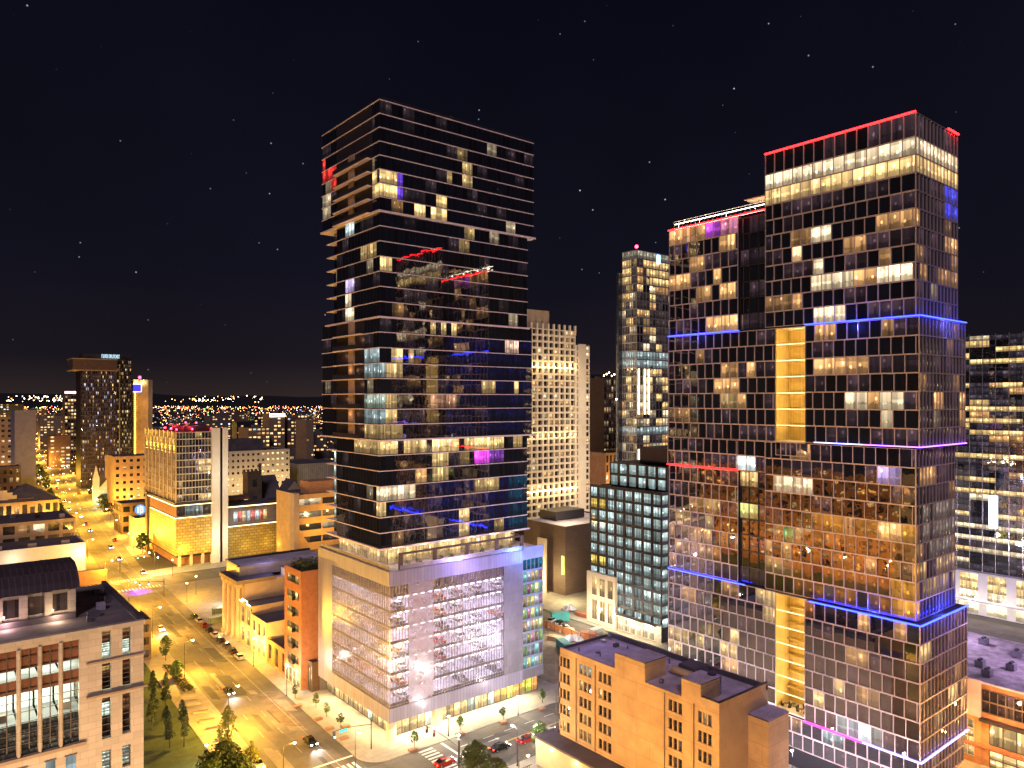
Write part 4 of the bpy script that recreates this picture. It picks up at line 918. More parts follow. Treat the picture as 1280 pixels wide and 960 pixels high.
# shops
def shop(name, label, b0_, b1_, a_, h, m, lit_, depth=26, nc=3, nr=2, roof=rooft, pier=1.2, sp=1.0):
    return simple(name, label, 'shop', (a_, b0_), depth, b1_ - b0_, h, m, roof, Wf=dict(nc=nc, nr=nr, pier=pier, sp=sp, lit=lit_))
shop('brick_shop', 'low orange brick shop with dark doorways next to the narrow brick house', y1_ + .3, 207.9, 78.6, 6.4, brick2, lambda s, side, r, k, c: sc3(W_WARM, .05), nc=3, nr=1, pier=2.4, sp=1.2)
shop('yellow_shop', 'two storey cream shop lit yellow by its wall lamps', 208.3, 220.4, 78.7, 10.4, mat('yellow stucco', (.6, .5, .25), .8), lambda s, side, r, k, c: sc3(W_YEL, 1.2 if r == 0 else .3), nc=3, nr=2, pier=1.4, sp=1.6)
nS = shop('neon_shop', 'small shop with a glowing stepped roof outline behind the yellow shop', 220.7, 230.2, 78.7, 12.4, tan, lambda s, side, r, k, c: sc3(W_WARM, .5), nc=2, nr=2, pier=1.6, sp=1.6)
q = MB(); nlm = glow('neon outline', (1, .75, .4), 5, True)
for (y0, y1, z0, z1) in ((221, 223.5, 13.1, 13.3), (223.5, 227.5, 13.9, 14.1), (227.5, 230, 13.1, 13.3), (223.3, 223.5, 13.1, 14.1), (227.5, 227.7, 13.1, 14.1)): q.box(78.4, 78.6, y0, y1, z0, z1, nlm)
nS.one('roof_outline_light', q)
for (y, e_) in ((211, 500), (216, 500), (223, 350), (228, 250)): lamp_light((77.2, y, 4.6), e_, (1, .75, .2))
# temple-fronted building with columns
ca, cb = 78.0, 230.6
TP = simple('columned_hall', 'stone hall with tall front columns and dark cornice beside the avenue', 'building', (ca + 2.2, cb), 30, 15.5, 17.6, tan, roofp, S=None)
TP.p('cornice').box(ca - .4, ca + 12, cb - .4, cb + 16, 17.7, 18.9, mat('weathered cornice', (.22, .16, .10)), top=rooft)
TP.p('attic').box(ca + 2, ca + 30, cb + 4, cb + 16, 18.95, 22.2, grey, top=roofp)
TP.p('attic').box(ca + 1.5, ca + 30.5, cb + 15.4, cb + 16.4, 22.2, 22.8, dark); TP.p('attic').box(ca + 1.5, ca + 2.2, cb + 4, cb + 15.4, 22.2, 22.8, dark)
for k in range(4):
    q = MB(); y = cb + 1.4 + k * 4.2; q.tube((ca + .8, y, 1), (ca + .8, y, 16.6), .85, .72, tan, 16); q.box(ca - .2, ca + 1.8, y - 1, y + 1, 16.6, 17.7, tan); q.box(ca - .2, ca + 1.8, y - 1, y + 1, .14, 1, tan); TP.one('column', q)
TP.p('roof_box').box(ca + 15, ca + 19, cb - .1, cb + 3, 17.6, 20.5, white); TP.p('roof_box').box(ca + 24, ca + 28, cb + 1, cb + 3, 17.6, 21, white)
lamp_light((ca - 2, cb + 3, 3), 300, (1, .6, .2)); lamp_light((ca - 2, cb + 11, 3), 300, (1, .6, .2))
lamp_light((ca + 10, cb + 2, 24), 300, (.5, .45, 1))
# kiosk / bus shelters on the plaza by the columns
for k, (x, y, z) in enumerate(((293 - 40, 793 - 4, 0), (262, 800 - 30, 0))):
    p = G(x + (0 if k else 4), 784 - k * 12); s_ = MB()
    s_.box(-3, 3, -1.2, 1.2, 2.6, 2.8, leafm if 0 else mat('shelter roof', (.2, .26, .16), .5))
    for dx in (-2.8, 2.8):
        for dy in (-1, 1): s_.box(dx - .06, dx + .06, dy - .06, dy + .06, 0, 2.6, blackm)
    s_.box(-2.8, 2.8, .95, 1.0, .4, 2.3, mat('shelter pane', (.2, .25, .2), .1))
    o = s_.build('bus_shelter'); o.location = (p[0] + 4, p[1], .14); tag(o, ['green roofed shelter nearer the columned hall', 'green roofed shelter nearer the far crossing'][k], 'shelter', 'shelters on the pavement by the columned hall')
# brown building beyond lawn
c_ = C(189, 213.5)
simple('brown_annex', 'brown two storey annex at the far end of the lawn behind the limestone office', 'building', c_, -26, 12, 11, brown, S=dict(nc=9, nr=3, pier=1.2, sp=1.4, lit=mk_lit(.1, 1, key='ba')))
# left row
c_ = C(107, 316); wh = simple('white_hall', 'long white walled hall on the left side of the avenue', 'building', c_, -72, 24, 13.4, white, rooft)
for k in range(5):
    q = MB(); q.box(c_[0] - 8 - k * 12, c_[0] - 5 - k * 12, c_[1] + 6, c_[1] + 8, 13.4, 14.6, cream); wh.one('skylight', q)
lamp_light((c_[0] - 2, c_[1] - 4, 10), 420, (1, .97, .75)); lamp_light((c_[0] - 26, c_[1] - 4, 10), 260, (1, .97, .8))
q = MB(); q.box(c_[0] - 62, c_[0] - 46, c_[1] - 2.2, c_[1] - .3, .1, 8, dark); wh.one('porch', q)
q = MB(); q.box(c_[0] - 60, c_[0] - 50, c_[1] - 2.45, c_[1] - 2.25, 4, 7.5, glow('porch panel', (.8, .75, .2), 1.2)); wh.one('lit_panel', q)
c_ = C(135, 300); simple('tan_kiosk', 'low tan flat roofed block between white hall and limestone office', 'building', (C(134, 303)), -16, 6, 5, brick2)
c_ = C(94, 340); mil = simple('long_tan_block', 'long tan block with dark roof and paired windows behind the white hall', 'building', c_, -90, 34, 20, tan, rooft, S=dict(z0=4, nc=16, nr=3, pier=1.3, sp=1.7, lit=mk_lit(.05, 1, dim=.8, dimc=(.8, .35, .15), key='lt')), Ef=dict(nc=6, nr=4, pier=1.6, sp=1.6, lit=mk_lit(.1, 1, key='lt2')))
for k in range(7): q = MB(); q.box(c_[0] - 5 - k * 9, c_[0] - 3 - k * 9, c_[1] + 8 + (k % 3) * 6, c_[1] + 11 + (k % 3) * 6, 20, 21.6, [cream, dark, grey][k % 3]); mil.one('roof_unit', q)
c_ = C(74, 432); ch = simple('gabled_hall', 'warm lit hall with dark pyramidal roof on the left kerb', 'building', c_, -30, 26, 16, beige, rooft, S=dict(nc=8, nr=2, pier=1.4, sp=2, lit=mk_lit(.2, 1, key='gh')))
q = MB(); x0, x1, y0, y1, h_ = ch.box_; ap = ((x0 + x1) / 2, (y0 + y1) / 2, h_ + 10); cs_ = [(x0 - 1, y0 - 1, h_ + .7), (x1 + 1, y0 - 1, h_ + .7), (x1 + 1, y1 + 1, h_ + .7), (x0 - 1, y1 + 1, h_ + .7)]
for i in range(4): q.face([cs_[i], cs_[(i + 1) % 4], ap], rooft)
q.face(cs_[::-1], rooft); ch.one('roof', q)
lamp_light((c_[0] - 8, c_[1] - 5, 8), 1500, (1, .6, .15)); lamp_light((c_[0] - 24, c_[1] - 5, 8), 1000, (1, .7, .3))
c_ = C(42, 425); simple('dark_brick_hall', 'dark brick hall with two lit wall lamps left of the gabled hall', 'building', c_, -12, 24, 18, brown, S=dict(nc=3, nr=2, pier=1.5, sp=2, lit=mk_lit(.3, 1, key='dbh')))
c_ = C(21, 420); sm_ = simple('stepped_hall', 'cream hall with stepped gable and arched windows at the left edge', 'building', c_, -26, 22, 18, cream, rooft, S=dict(nc=6, nr=2, pier=1.3, sp=2.4, lit=mk_lit(.1, 1, key='sth')))
q = MB(); x0, x1, y0, y1, h_ = sm_.box_
for k, (d, t) in enumerate(((0, 2), (2, 3.6), (4.5, 5))): q.box(x1 - 14 + d, x1 - d, y0 + .02 * k, y0 + .5, h_ + .6 + (0 if k == 0 else (2, 3.6)[k - 1]), h_ + .6 + t, cream)
sm_.one('gable', q); lamp_light((c_[0] - 6, c_[1] - 5, 7), 1000, (1, .6, .2))
c_ = C(24, 520); t1 = simple('tan_apartments', 'tan apartment slab with rows of small windows at the far left', 'building', c_, -34, 22, 62, beige, rooft, S=dict(z0=4, nc=9, nr=16, pier=2.0, sp=2.0, lit=mk_lit(.35, 1, lo=.3, hi=1, key='ta')))
lamp_light((c_[0] - 10, c_[1] - 14, 14), 5500, (1, .55, .15))
c_ = C(45, 500); simple('blank_grey_slab', 'blank grey concrete slab beside the tan apartment slab', 'building', c_, -12, 26, 67, mat('bluish concrete', (.2, .19, .24), .8), rooft)
c_ = C(26, 470); simple('low_dark_block', 'low dark brick block in front of the tan apartment slab', 'building', c_, -30, 20, 32, brown, S=dict(nc=9, nr=6, pier=1.7, sp=2.4, lit=mk_lit(.12, 1, key='ldb')))
# far twin tower
c_ = C(101, 620)
TW = B('twin_tower', 'dark residential tower with overhanging sky deck far up the avenue', 'skyscraper', c_, glass=GL); x0, y0 = c_; xm = aAt(146, y0); x1 = aAt(164, y0 + 4)
twl = mk_lit(.17, 1, (W_YEL, W_WARM, (.8, .75, 1)), .05, .8, .4, (.8, .5, .55), 'TW')
TW.p('core').box(x0 + .3, xm, y0 + .3, y0 + 26, 0, 99, core); TW.p('core').box(xm, x1 - .3, y0 + 4.3, y0 + 30, 0, 112, core)
TW.grid('S', y0 + .3, x0, xm, 3, 99, 22, 28, .45, .8, .32, mat('plum facade', (.06, .045, .055), .6), twl); TW.grid('S', y0 + 4.3, xm, x1, 3, 112, 10, 33, .3, .9, .3, dark, mk_lit(.22, 1, lo=.1, hi=.7, dim=.3, key='TW2'))
TW.p('sky_deck').box(x0 - 6, xm, y0 - 1.5, y0 + 26, 99.3, 108.5, brown); TW.p('sky_deck').box(x0 - 6.6, xm + .3, y0 - 2, y0 + 26, 99, 99.8, beige2); TW.p('sky_deck').box(x0 - 6.6, xm + .3, y0 - 2, y0 + 26, 108.5, 109.3, beige2)
TW.grid('S', y0 - 1.45, x0 + 4, xm - 2, 101, 107, 16, 2, .5, .6, .1, brown, mk_lit(.4, 1, lo=.3, hi=1, key='sd'), part='sky_deck')
TW.p('crown').box(x0 + 2, xm + 12, y0 + 6, y0 + 22, 109.4, 113.5, dark)
# illuminated roof lettering too blurred to read: a row of small glowing marks
sg = MB(); lt_ = glow('roof sign letters', (.5, .75, .85), .45); xs = aAt(127, y0 - 2); xe_ = aAt(150, y0 - 2); n = 13
sg.box(xs - .5, xe_ + .5, y0 - 1.8, y0 - 1.2, 109.3, 109.9, dark)
for k in range(n):
    u0 = xs + (xe_ - xs) * k / n; u1 = u0 + (xe_ - xs) / n * .72
    sg.box(u0, u0 + .45, y0 - 2.2, y0 - 1.9, 110, 113.2, lt_)
    if k % 3 != 1: sg.box(u0 + .45, u1, y0 - 2.2, y0 - 1.9, 112.5, 113.2, lt_)
    if k % 2: sg.box(u0 + .45, u1, y0 - 2.2, y0 - 1.9, 110, 110.7, lt_)
    if k % 4 == 2: sg.box(u1 - .4, u1, y0 - 2.2, y0 - 1.9, 110.7, 112.5, lt_)
TW.parts['roof_sign'] = sg
q = MB(); q.box(aAt(148.5, y0 + 4), aAt(149.8, y0 + 4), y0 + 3.6, y0 + 4, 20, 104, mat('pale rib', (.4, .33, .2))); TW.one('rib', q)
# orange tower with blue sign
c_ = C(166.5, 660); OT = simple('orange_tower', 'orange lit blank tower with blue square sign and red beacon', 'skyscraper', c_, 12.5, 20, 92, beige, rooft); x0, y0 = c_
OT.p('annex').box(x0 + 12.5, aAt(191, y0), y0 + 1, y0 + 20, 0, 92.5, grey)
q = MB(); q.box(x0 + .2, x0 + 6.2, y0 - .5, y0 - .05, 82, 88, glow('blue sign face', (.03, .02, 1), 1.2)); q.box(x0 - .3, x0 + 6.7, y0 - .45, y0 - .2, 81.3, 82, glow('white sign edge', (.6, .6, 1), .8)); q.box(x0 - .3, x0 + 6.7, y0 - .45, y0 - .2, 88, 88.7, MATS['white sign edge']); q.box(x0 + 6.2, x0 + 6.9, y0 - .5, y0 - .1, 82, 88, MATS['white sign edge']); OT.one('sign', q)
q = MB(); stl = glow('string light', (1, .75, .15), 5)
for k in range(38): q.ball((x0 + 1.5, y0 - .5, 16 + k * 1.75), .35, stl, 4)
OT.one('string_light', q); beacon(x0 + 6, y0 + 3, 92.6, 1.2, OT, 1500)
lamp_light((x0 + 6, y0 - 24, 30), 9000, (1, .5, .12)); lamp_light((x0 + 6, y0 - 14, 70), 2500, (1, .55, .15))
for x in (2, 8): lamp_light((x0 + x, y0 - 1.5, 90), 500, (1, .8, .4))
# red topped tower further back
c_ = C(81, 900); simple('red_topped_tower', 'slim far tower with pinkish lit crown left of the dark sky deck tower', 'building', c_, 22, 20, 84, brown, rooft, S=dict(nc=7, nr=20, pier=.9, sp=1.6, lit=mk_lit(.5, 1, lo=.3, hi=1.3, key='rt')))
q = MB(); q.box(c_[0], c_[0] + 22, c_[1] - .6, c_[1] - .1, 82, 84.5, glow('pink crown light', (1, .45, .5), 2.5)); tag(q.build('crown_light'), 'pink light band along the top of the slim far tower', 'light')
# tan block left of the hotel and brown one in front
c_ = C(142.5, 500); tb = simple('tan_block', 'tan block with small square windows behind the hotel tower', 'building', c_, 60, 30, 35.5, mat('ochre render', (.5, .33, .16), .85), rooft, S=dict(z0=6, nc=14, nr=6, pier=2.4, sp=3.0, lit=mk_lit(.12, 1, lo=.5, hi=1.2, dim=.3, key='tbk')))
lamp_light((c_[0] + 6, c_[1] - 9, 8), 4000, (1, .52, .1)); lamp_light((c_[0] + 24, c_[1] - 9, 8), 2200, (1, .62, .2))
c_ = C(152, 410); bb = simple('corner_brick_block', 'brown brick block beyond the hotel pavement with round blue sign', 'building', c_, 30, 20, 16.5, brown, rooft, S=dict(nc=6, nr=3, pier=1.6, sp=2.4, lit=mk_lit(.1, 1, key='cbb')), Wf=dict(nc=5, nr=3, pier=1.6, sp=2, lit=mk_lit(.2, 1, key='cbw')))
c_ = G(170, 690); c_ = C(169, 372); yb_ = simple('yellow_corner_shop', 'narrow yellow lit shop carrying a round blue and white sign', 'shop', c_, 5, 14, 14.5, mat('yellow stucco', (.6, .5, .25), .8), rooft)
sgn = empty('round_sign', (c_[0] + 2.6, c_[1] + 1, 14.5)); tag(sgn, 'round glowing blue and white disc sign on the yellow corner shop', 'sign')
q = MB(); q.tube((0, .1, 0), (0, .1, 1.6), .15, .15, dark); q.build('post', sgn)
q = MB(); q.tube((0, .25, 4.6), (0, -.05, 4.6), 2.6, 2.6, glow('blue disc', (.16, .36, .7), .5), 24); q.build('disc', sgn)
q = MB(); wm_ = glow('white sign mark', (.8, .9, 1), 1)
for (x0, x1, z0, z1) in ((-.2, .15, 2.7, 6.6), (.9, 1.2, 3.2, 6.0), (.15, .9, 3.2, 3.5), (.15, .9, 4.6, 4.9), (.15, .9, 5.7, 6.0), (-1.3, -.9, 3.2, 6.0)): q.box(x0, x1, -.2, -.06, z0, z1, wm_)
q.build('mark', sgn)
lamp_light((c_[0] + 1, c_[1] - 3, 5), 900, (1, .85, .2)); lamp_light((c_[0] - 3, c_[1] + 6, 6), 900, (1, .8, .2))
# small teal-lit church
c_ = C(124, 515); cw = B('white_church', 'small white church washed in teal light with dark gabled roof', 'church', c_); x0, y0 = c_
cw.p('wall').box(x0, x0 + 18, y0 + .2, y0 + 26, 0, 13, white)
cw.p('gable').face([(x0, y0 + .2, 13), (x0 + 18, y0 + .2, 13), (x0 + 9, y0 + .2, 24)], white)
cw.p('roof').face([(x0 - .6, y0 - .4, 12.6), (x0 + 9, y0 - .4, 24.6), (x0 + 9, y0 + 26, 24.6), (x0 - .6, y0 + 26, 12.6)], rooft); cw.p('roof').face([(x0 + 9, y0 - .4, 24.6), (x0 + 18.6, y0 - .4, 12.6), (x0 + 18.6, y0 + 26, 12.6), (x0 + 9, y0 + 26, 24.6)], rooft)
q = MB(); q.box(x0 - 3.5, x0 + .1, y0 - .2, y0 + 3.4, 0, 20, white)
for s_ in range(4):
    c4 = [(x0 - 3.5, y0 - .2), (x0 + .1, y0 - .2), (x0 + .1, y0 + 3.4), (x0 - 3.5, y0 + 3.4)]; q.face([(*c4[s_], 20), (*c4[(s_ + 1) % 4], 20), (x0 - 1.7, y0 + 1.6, 29)], white)
cw.one('steeple', q)
for k in range(3): cw.win('S', y0 + .2, x0 + 3 + k * 4.5, x0 + 5.6 + k * 4.5, 3, 9, .02, (.02, .06, .06), 0)
lamp_light((x0 + 8, y0 - 7, 3), 2200, (.2, 1, .7)); lamp_light((x0 - 2, y0 - 6, 3), 900, (.3, 1, .75))
# medical block right of the hotel
c_ = C(285, 500); md = simple('cream_office_slab', 'wide cream office slab with square lit windows behind the church', 'building', (aAt(255, C(285, 500)[1]), C(285, 500)[1]), aAt(362, C(285, 500)[1]) - aAt(255, C(285, 500)[1]), 34, 39, cream, rooft, S=dict(z0=2, nc=17, nr=9, pier=1.9, sp=2.5, lit=lambda s, side, r, k, c: sc3(W_YEL, 1.1) if hsh('md', r, k) < (.62 if (k > 10 or r < 5) else .06) else (.02, .012, .005)))
x0, x1, y0, y1, h_ = md.box_; md.p('roof_plant').box(x0 + 16, x1 - 16, y0 + 8, y0 + 26, h_, h_ + 8, rooft)
for k in range(5): lamp_light((x0 + 14 + k * 14, y0 - 12, 16), 1700, (1, .75, .38))
# old church with square tower
c_ = C(309.5, 445); oc = B('stone_church', 'old brown stone church with square battlemented tower and steep dark roof', 'church', c_); x0, y0 = c_
dst = mat('soot stained stone', (.13, .095, .06), .9, var=.3, scale=.4)
oc.p('tower').box(x0, x0 + 8.6, y0, y0 + 8.6, 0, 30.5, dst)
for k in range(4):
    for d in (0, 7.4): oc.p('tower').box(x0 + k * 2.4, x0 + k * 2.4 + 1.3, y0 + d, y0 + d + 1.2, 30.5, 32, dst)
oc.p('pinnacle').box(x0 + 7, x0 + 8.4, y0 + .1, y0 + 1.5, 32, 36, dst)
for z in (12, 22): oc.win('S', y0, x0 + 3, x0 + 5.6, z, z + 4.5, .03, (.01, .008, .005), 0)
na = x0 + 9.5; nb = aAt(352, y0 + 4); oc.p('nave').box(na, nb, y0 + 4, y0 + 30, 0, 14, dst)
oc.p('roof').face([(na - .5, y0 + 3.5, 13.6), (nb + .5, y0 + 3.5, 13.6), (nb + .5, y0 + 16, 27), (na - .5, y0 + 16, 27)], rooft); oc.p('roof').face([(na - .5, y0 + 16, 27), (nb + .5, y0 + 16, 27), (nb + .5, y0 + 30.5, 13.6), (na - .5, y0 + 30.5, 13.6)], rooft)
oc.p('gable').face([(na, y0 + 4, 14), (na, y0 + 16, 26.5), (na, y0 + 30, 14)], dst); oc.p('gable').face([(nb, y0 + 4, 14), (nb, y0 + 30, 14), (nb, y0 + 16, 26.5)], dst)
q = MB(); mx_ = (nb + 3); q.box(mx_ - 3, mx_ + 12, y0 + 2, y0 + 16, 0, 13, tan); q.face([(mx_ - 3, y0 + 2, 13), (mx_ + 12, y0 + 2, 13), (mx_ + 4.5, y0 + 2, 24)], tan)
q.face([(mx_ - 3.4, y0 + 1.8, 12.8), (mx_ + 4.5, y0 + 1.8, 24.4), (mx_ + 4.5, y0 + 16, 24.4), (mx_ - 3.4, y0 + 16, 12.8)], rooft); q.face([(mx_ + 4.5, y0 + 1.8, 24.4), (mx_ + 12.4, y0 + 1.8, 12.8), (mx_ + 12.4, y0 + 16, 12.8), (mx_ + 4.5, y0 + 16, 24.4)], rooft); oc.one('transept', q)
c_ = C(286, 430); rh = simple('red_brick_gable_house', 'small red brick house with bright windows between hotel and church tower', 'house', c_, 12, 16, 17, brick, rooft, S=dict(nc=3, nr=4, pier=1.6, sp=2.0, lit=mk_lit(.5, 1, lo=.6, hi=1.4, key='rbg')))
# orange banded car park
c_ = C(373, 335); op = simple('banded_car_park', 'orange banded car park with open decks left of the glass tower', 'building', c_, 34, 26, 31, mat('ochre concrete', (.55, .34, .12), .85), rooft, S=dict(z0=8, nc=3, nr=4, pier=.5, sp=2.9, lit=mk_lit(.5, 1, lo=.1, hi=.4, key='opk')))
x0, x1, y0, y1, h_ = op.box_; op.p('stair_pylon').box(x0 - 2.4, x0 - .02, y0 - 1, y0 + 4, 0, h_ + 1.5, tan); op.p('penthouse').box(x0 + 6, x0 + 18, y0 + 2, y0 + 12, h_, h_ + 6, brick2)
lamp_light((x0 + 8, y0 - 8, 16), 1700, (1, .5, .08)); lamp_light((x0 + 18, y0 - 8, 22), 1200, (1, .5, .08))
# low dark roofs between hotel wing and podium
c_ = C(352, 300); simple('dark_roof_shed', 'flat dark roofed shed between the hotel wing and the podium', 'building', c_, 26, 16, 9, brown, rooft)
c_ = C(394, 560); simple('stadium_roof_hall', 'wide low hall with pale fluted wall beyond the car park', 'building', (aAt(372, c_[1]), c_[1]), 40, 40, 26, mat('fluted wall', (.4, .34, .25), .8, pattern='wall', psize=(1.6, 60), mortar=.25, pcol=(.5, .5, .5)), rooft)
# white lattice tower
lx, ly = C(655, 338); lx1 = aAt(719.5, ly); lx2 = aAt(738, ly + 1)
LW = B('lattice_tower', 'pale floodlit apartment tower with deep square window grid', 'skyscraper', (lx, ly)); zl_ = 110
lwl = mk_lit(.3, 1, (W_YEL, W_WARM, W_WHITE), .2, .9, .35, (.7, .4, .2), 'LW')
LW.p('core').box(lx + 1.2, lx1, ly + 1.4, ly + 24, 0, zl_ - 2, core); LW.p('core').box(lx1, lx2 - .3, ly + 2.2, ly + 24, 0, 102, core)
LW.grid('S', ly + 1.4, lx + 1.2, lx1, 8, 108, 9, 33, .95, .9, 1.4, lattice, lwl)
LW.grid('S', ly + 2.2, lx1, lx1 + 3.6, 8, 101.4, 2, 31, .9, .9, .8, lattice, lwl); LW.p('wall').box(lx1 + 3.6, lx2 - 2.7, ly + 1.3, ly + 2.6, 0, 102, lattice)
LW.grid('S', ly + 2.2, lx2 - 2.7, lx2, 8, 101.4, 1, 31, .7, 1.0, .7, lattice, lwl); LW.p('wall').box(lx2 - .3, lx2, ly + 2.2, ly + 24, 0, 102, lattice)
for k in range(10): q = MB(); x = lx + 1.2 + (lx1 - lx - 1.2) * k / 9; q.box(x - .45, x + .45, ly - .02, ly + .9, 106, 110.5, lattice); LW.one('fin', q)
LW.p('penthouse').box(lx + 3, lx + 19, ly + 4, ly + 20, 108, 117, tan)
for k in range(10):
    x = lx + 1.2 + (lx1 - lx - 1.2) * k / 9
    lamp_light((x, ly - .9, 90.5), 190, (1, .72, .35), None, .2); lamp_light((x, ly - 1.2, 32), 230, (1, .75, .4), None, .2); lamp_light((x, ly - 1.2, 58), 90, (1, .75, .4), None, .2)
for z in (20, 45, 75): lamp_light((lx1 + 7, ly - 16, z), 2200, (1, .85, .7))
for z in (14, 36, 60, 84, 100): lamp_light((lx + 20, ly - 26, z), 2600, (1, .76, .42))
for r in range(28):
    q = MB(); z = 12 + r * 3.03; q.box(lx2 - .02, lx2 + 1.6, ly + 3, ly + 7, z, z + .2, lattice); q.box(lx2 + 1.5, lx2 + 1.6, ly + 3, ly + 7, z + .2, z + 1.1, dark); LW.one('balcony', q)
# low brown theatre
c_ = C(706.5, 282)
th = simple('brown_theatre', 'windowless brown clad theatre with pale roof edge below the floodlit tower', 'building', c_, 34, bAt(655, c_[0]) - c_[1], 25.8, brown, roofp)
th.p('roof_screen').box(c_[0] + 8, c_[0] + 24, c_[1] + 14, c_[1] + 24, 26, 29.5, dark)
q = MB(); q.box(c_[0] - 3.2, c_[0] - 2.6, c_[1] + 7.5, c_[1] + 12.5, 0, 21, cream); th.one('cream_fin', q)
q = MB(); q.box(c_[0] - .3, c_[0] - .02, c_[1] + .6, c_[1] + 1.8, 8, 15, glow('lime slot light', (.8, .9, .1), 1.5)); th.one('slot_light', q)
lamp_light((c_[0] - 9, c_[1] + 9, 6), 3500, (1, .75, .35)); lamp_light((c_[0] - 6, c_[1] - 8, 7), 3000, (1, .8, .4)); lamp_light((c_[0] + 8, c_[1] + 6, 34), 2600, (1, .8, .45))
# black framed office
na_, nb_ = C(827, 227)
no = simple('black_frame_office', 'black framed mid rise office with cool white windows in every bay', 'building', (na_, nb_), 30, 31, 45.8, dark, rooft, Wf=dict(z0=4, nc=8, nr=11, pier=.95, sp=.8, lit=lambda s, side, r, k, c: (sc3((1, .7, .15), .8) if (r == 9 and k in (6, 7)) or (r == 4 and k > 4 and hsh(k) < .7) else sc3((.66, .86, .84), .25 + .45 * hsh('no', r, k)))), S=dict(z0=4, nc=8, nr=11, pier=.8, sp=1.05, lit=lambda s, side, r, k, c: sc3((.66, .86, .84), .3 + .4 * hsh('nos', r, k))), core_in=.35)
mfr = no.p('window_bar')
for k in range(8):
    for d in (.33, .66): y = nb_ + 31 / 8 * (k + d); mfr.box(na_ + .2, na_ + .28, y - .05, y + .05, 4, 45.8, dark)
n2 = bAt(762, na_ + 3)
no2x = na_ + 3
no.p('upper_wall').box(no2x + .35, no2x + 26, nb_ + .5, n2, 45.85, 54, dark, top=rooft)
no.grid('W', no2x + .35, nb_ + .5, n2, 46.2, 54, 6, 2, .95, .8, .37, dark, lambda s, side, r, k, c: sc3((.66, .86, .84), .3 + .4 * hsh('no2', r, k)), part='upper_frame')
no.p('plant_room').box(no2x + 3, no2x + 20, nb_ + 1, nb_ + 14, 54, 59.5, mat('plum cladding', (.045, .03, .05), .6))
no.p('base').box(na_ - 1.2, na_ - .1, bAt(772, na_), nb_ + 31.2, .14, 17, cream)
for k in range(3):
    y = bAt(772, na_) + 1 + k * 3.6
    no.win('W', na_ - 1.2, y, y + 2.3, 9.6, 15.5, .02, sc3(W_YEL, .25 + .2 * k % 2), 0); no.win('W', na_ - 1.2, y, y + 2.3, 1.5, 8, .02, sc3(W_YEL, .5), 0)
no.p('canopy').box(na_ - 2.6, na_ - .1, nb_ + 1, bAt(775, na_), 5.2, 5.6, cream)
no.grid('W', na_ - .12, nb_, bAt(773, na_), .2, 5.1, 7, 1, .3, .3, .1, cream, lambda s, side, r, k, c: sc3(W_WHITE, 1.2), part='shopfront')
for k in range(4): lamp_light((na_ - 4, nb_ + 3 + k * 8, 4.4), 800, (1, .85, .55))
# back glass tower (behind, upper middle right)
bx_, by_ = C(796, 340)
BT = B('curved_glass_tower', 'tall glass tower with rounded corner and lit crown behind the LED tower', 'skyscraper', (bx_, by_), glass=GL)
btl0 = mk_lit(.42, 2, (W_YEL, W_WARM, W_WHITE), .25, .9, .5, (.8, .6, .5), 'BT')
def btl(s, side, r, k, c):
    if c[2] > 138: return sc3((.9, .85, .62), .22)
    if 130 < c[2] < 138 and k > 2: return sc3(W_YEL, .8)
    if 89 < c[2] < 97: return sc3(W_COOL, .35)
    if 58 < c[2] < 62: return sc3(W_COOL, .3)
    if 77 < c[2] < 84 and k in (3, 4): return sc3(W_YEL, .9)
    return btl0(s, side, r, k, c)
by1 = by_ + 9
BT.p('core').box(bx_ + .3, bx_ + 34, by_ + .3, by1, 0, 143.8, core)
poly = arc(bx_ + 2, by_ + 6, 6.0, 180, 270, 8)
BT.p('corner_glass').prism([(bx_ + 4, by_ + 9)] + [(bx_ + 2 - 4.5 * math.cos(t), by_ + 9.1 + 4 * math.sin(t)) for t in [i * math.pi / 12 for i in range(0, 7)]], 0, 134, mat('blue grey glass', (.03, .035, .05), .08, ior=1.9))
BT.grid('S', by_ + .3, bx_, bx_ + 34, 4, 143.8, 15, 36, .14, .55, .3, mat('grey mullion', (.22, .2, .2), .5), btl, part='frame')
BT.grid('W', bx_ + .3, by_, by1, 4, 143.8, 8, 36, .14, .55, .3, MATS['grey mullion'], btl, part='frame')
q = MB()
for x in (bx_ + 1, bx_ + 5, bx_ + 8):
    q.box(x, x + .35, by_ - .5, by_ - .05, 68, 89, glow('facade uplight line', (1, .8, .45), 2.2))
    q.box(x, x + .35, by_ - .5, by_ - .05, 30, 52, MATS['facade uplight line'])
BT.one('line_light', q); beacon(bx_ + 1, by_ + 1, 143.8, .8, BT, 300)
q = MB(); q.box(bx_ + 14, bx_ + 16, by_ - .4, by_ - .1, 139, 143, glow('blue roof sign', (.2, .4, 1), 4)); BT.one('roof_sign', q)
# buildings in the gap between lattice tower and curved tower
c_ = C(739, 520); simple('navy_gap_tower', 'dark navy tower with scattered lights in the gap beside the floodlit tower', 'building', c_, 26, 20, 92, mat('navy cladding', (.03, .03, .06), .5), rooft, S=dict(nc=8, nr=22, pier=1.6, sp=1.8, lit=mk_lit(.2, 1, (W_COOL, W_YEL, W_WHITE), .3, 1, key='ng')))
c_ = C(755, 470); sb = simple('slatted_gap_tower', 'brownish ribbed block with twinkling roof lights beside the curved tower', 'building', c_, 40, 20, 88, brown, rooft, S=dict(nc=18, nr=20, pier=.6, sp=1.2, lit=mk_lit(.35, 1, lo=.1, hi=.5, dim=.5, key='sg')))
q = MB()
for k in range(12): q.ball((c_[0] + 1 + k * 2.4, c_[1] + 1, 90 + (k % 3)), .5, glow('roof bulb', (1, .7, .3), 8), 4)
sb.one('roof_bulb', q)
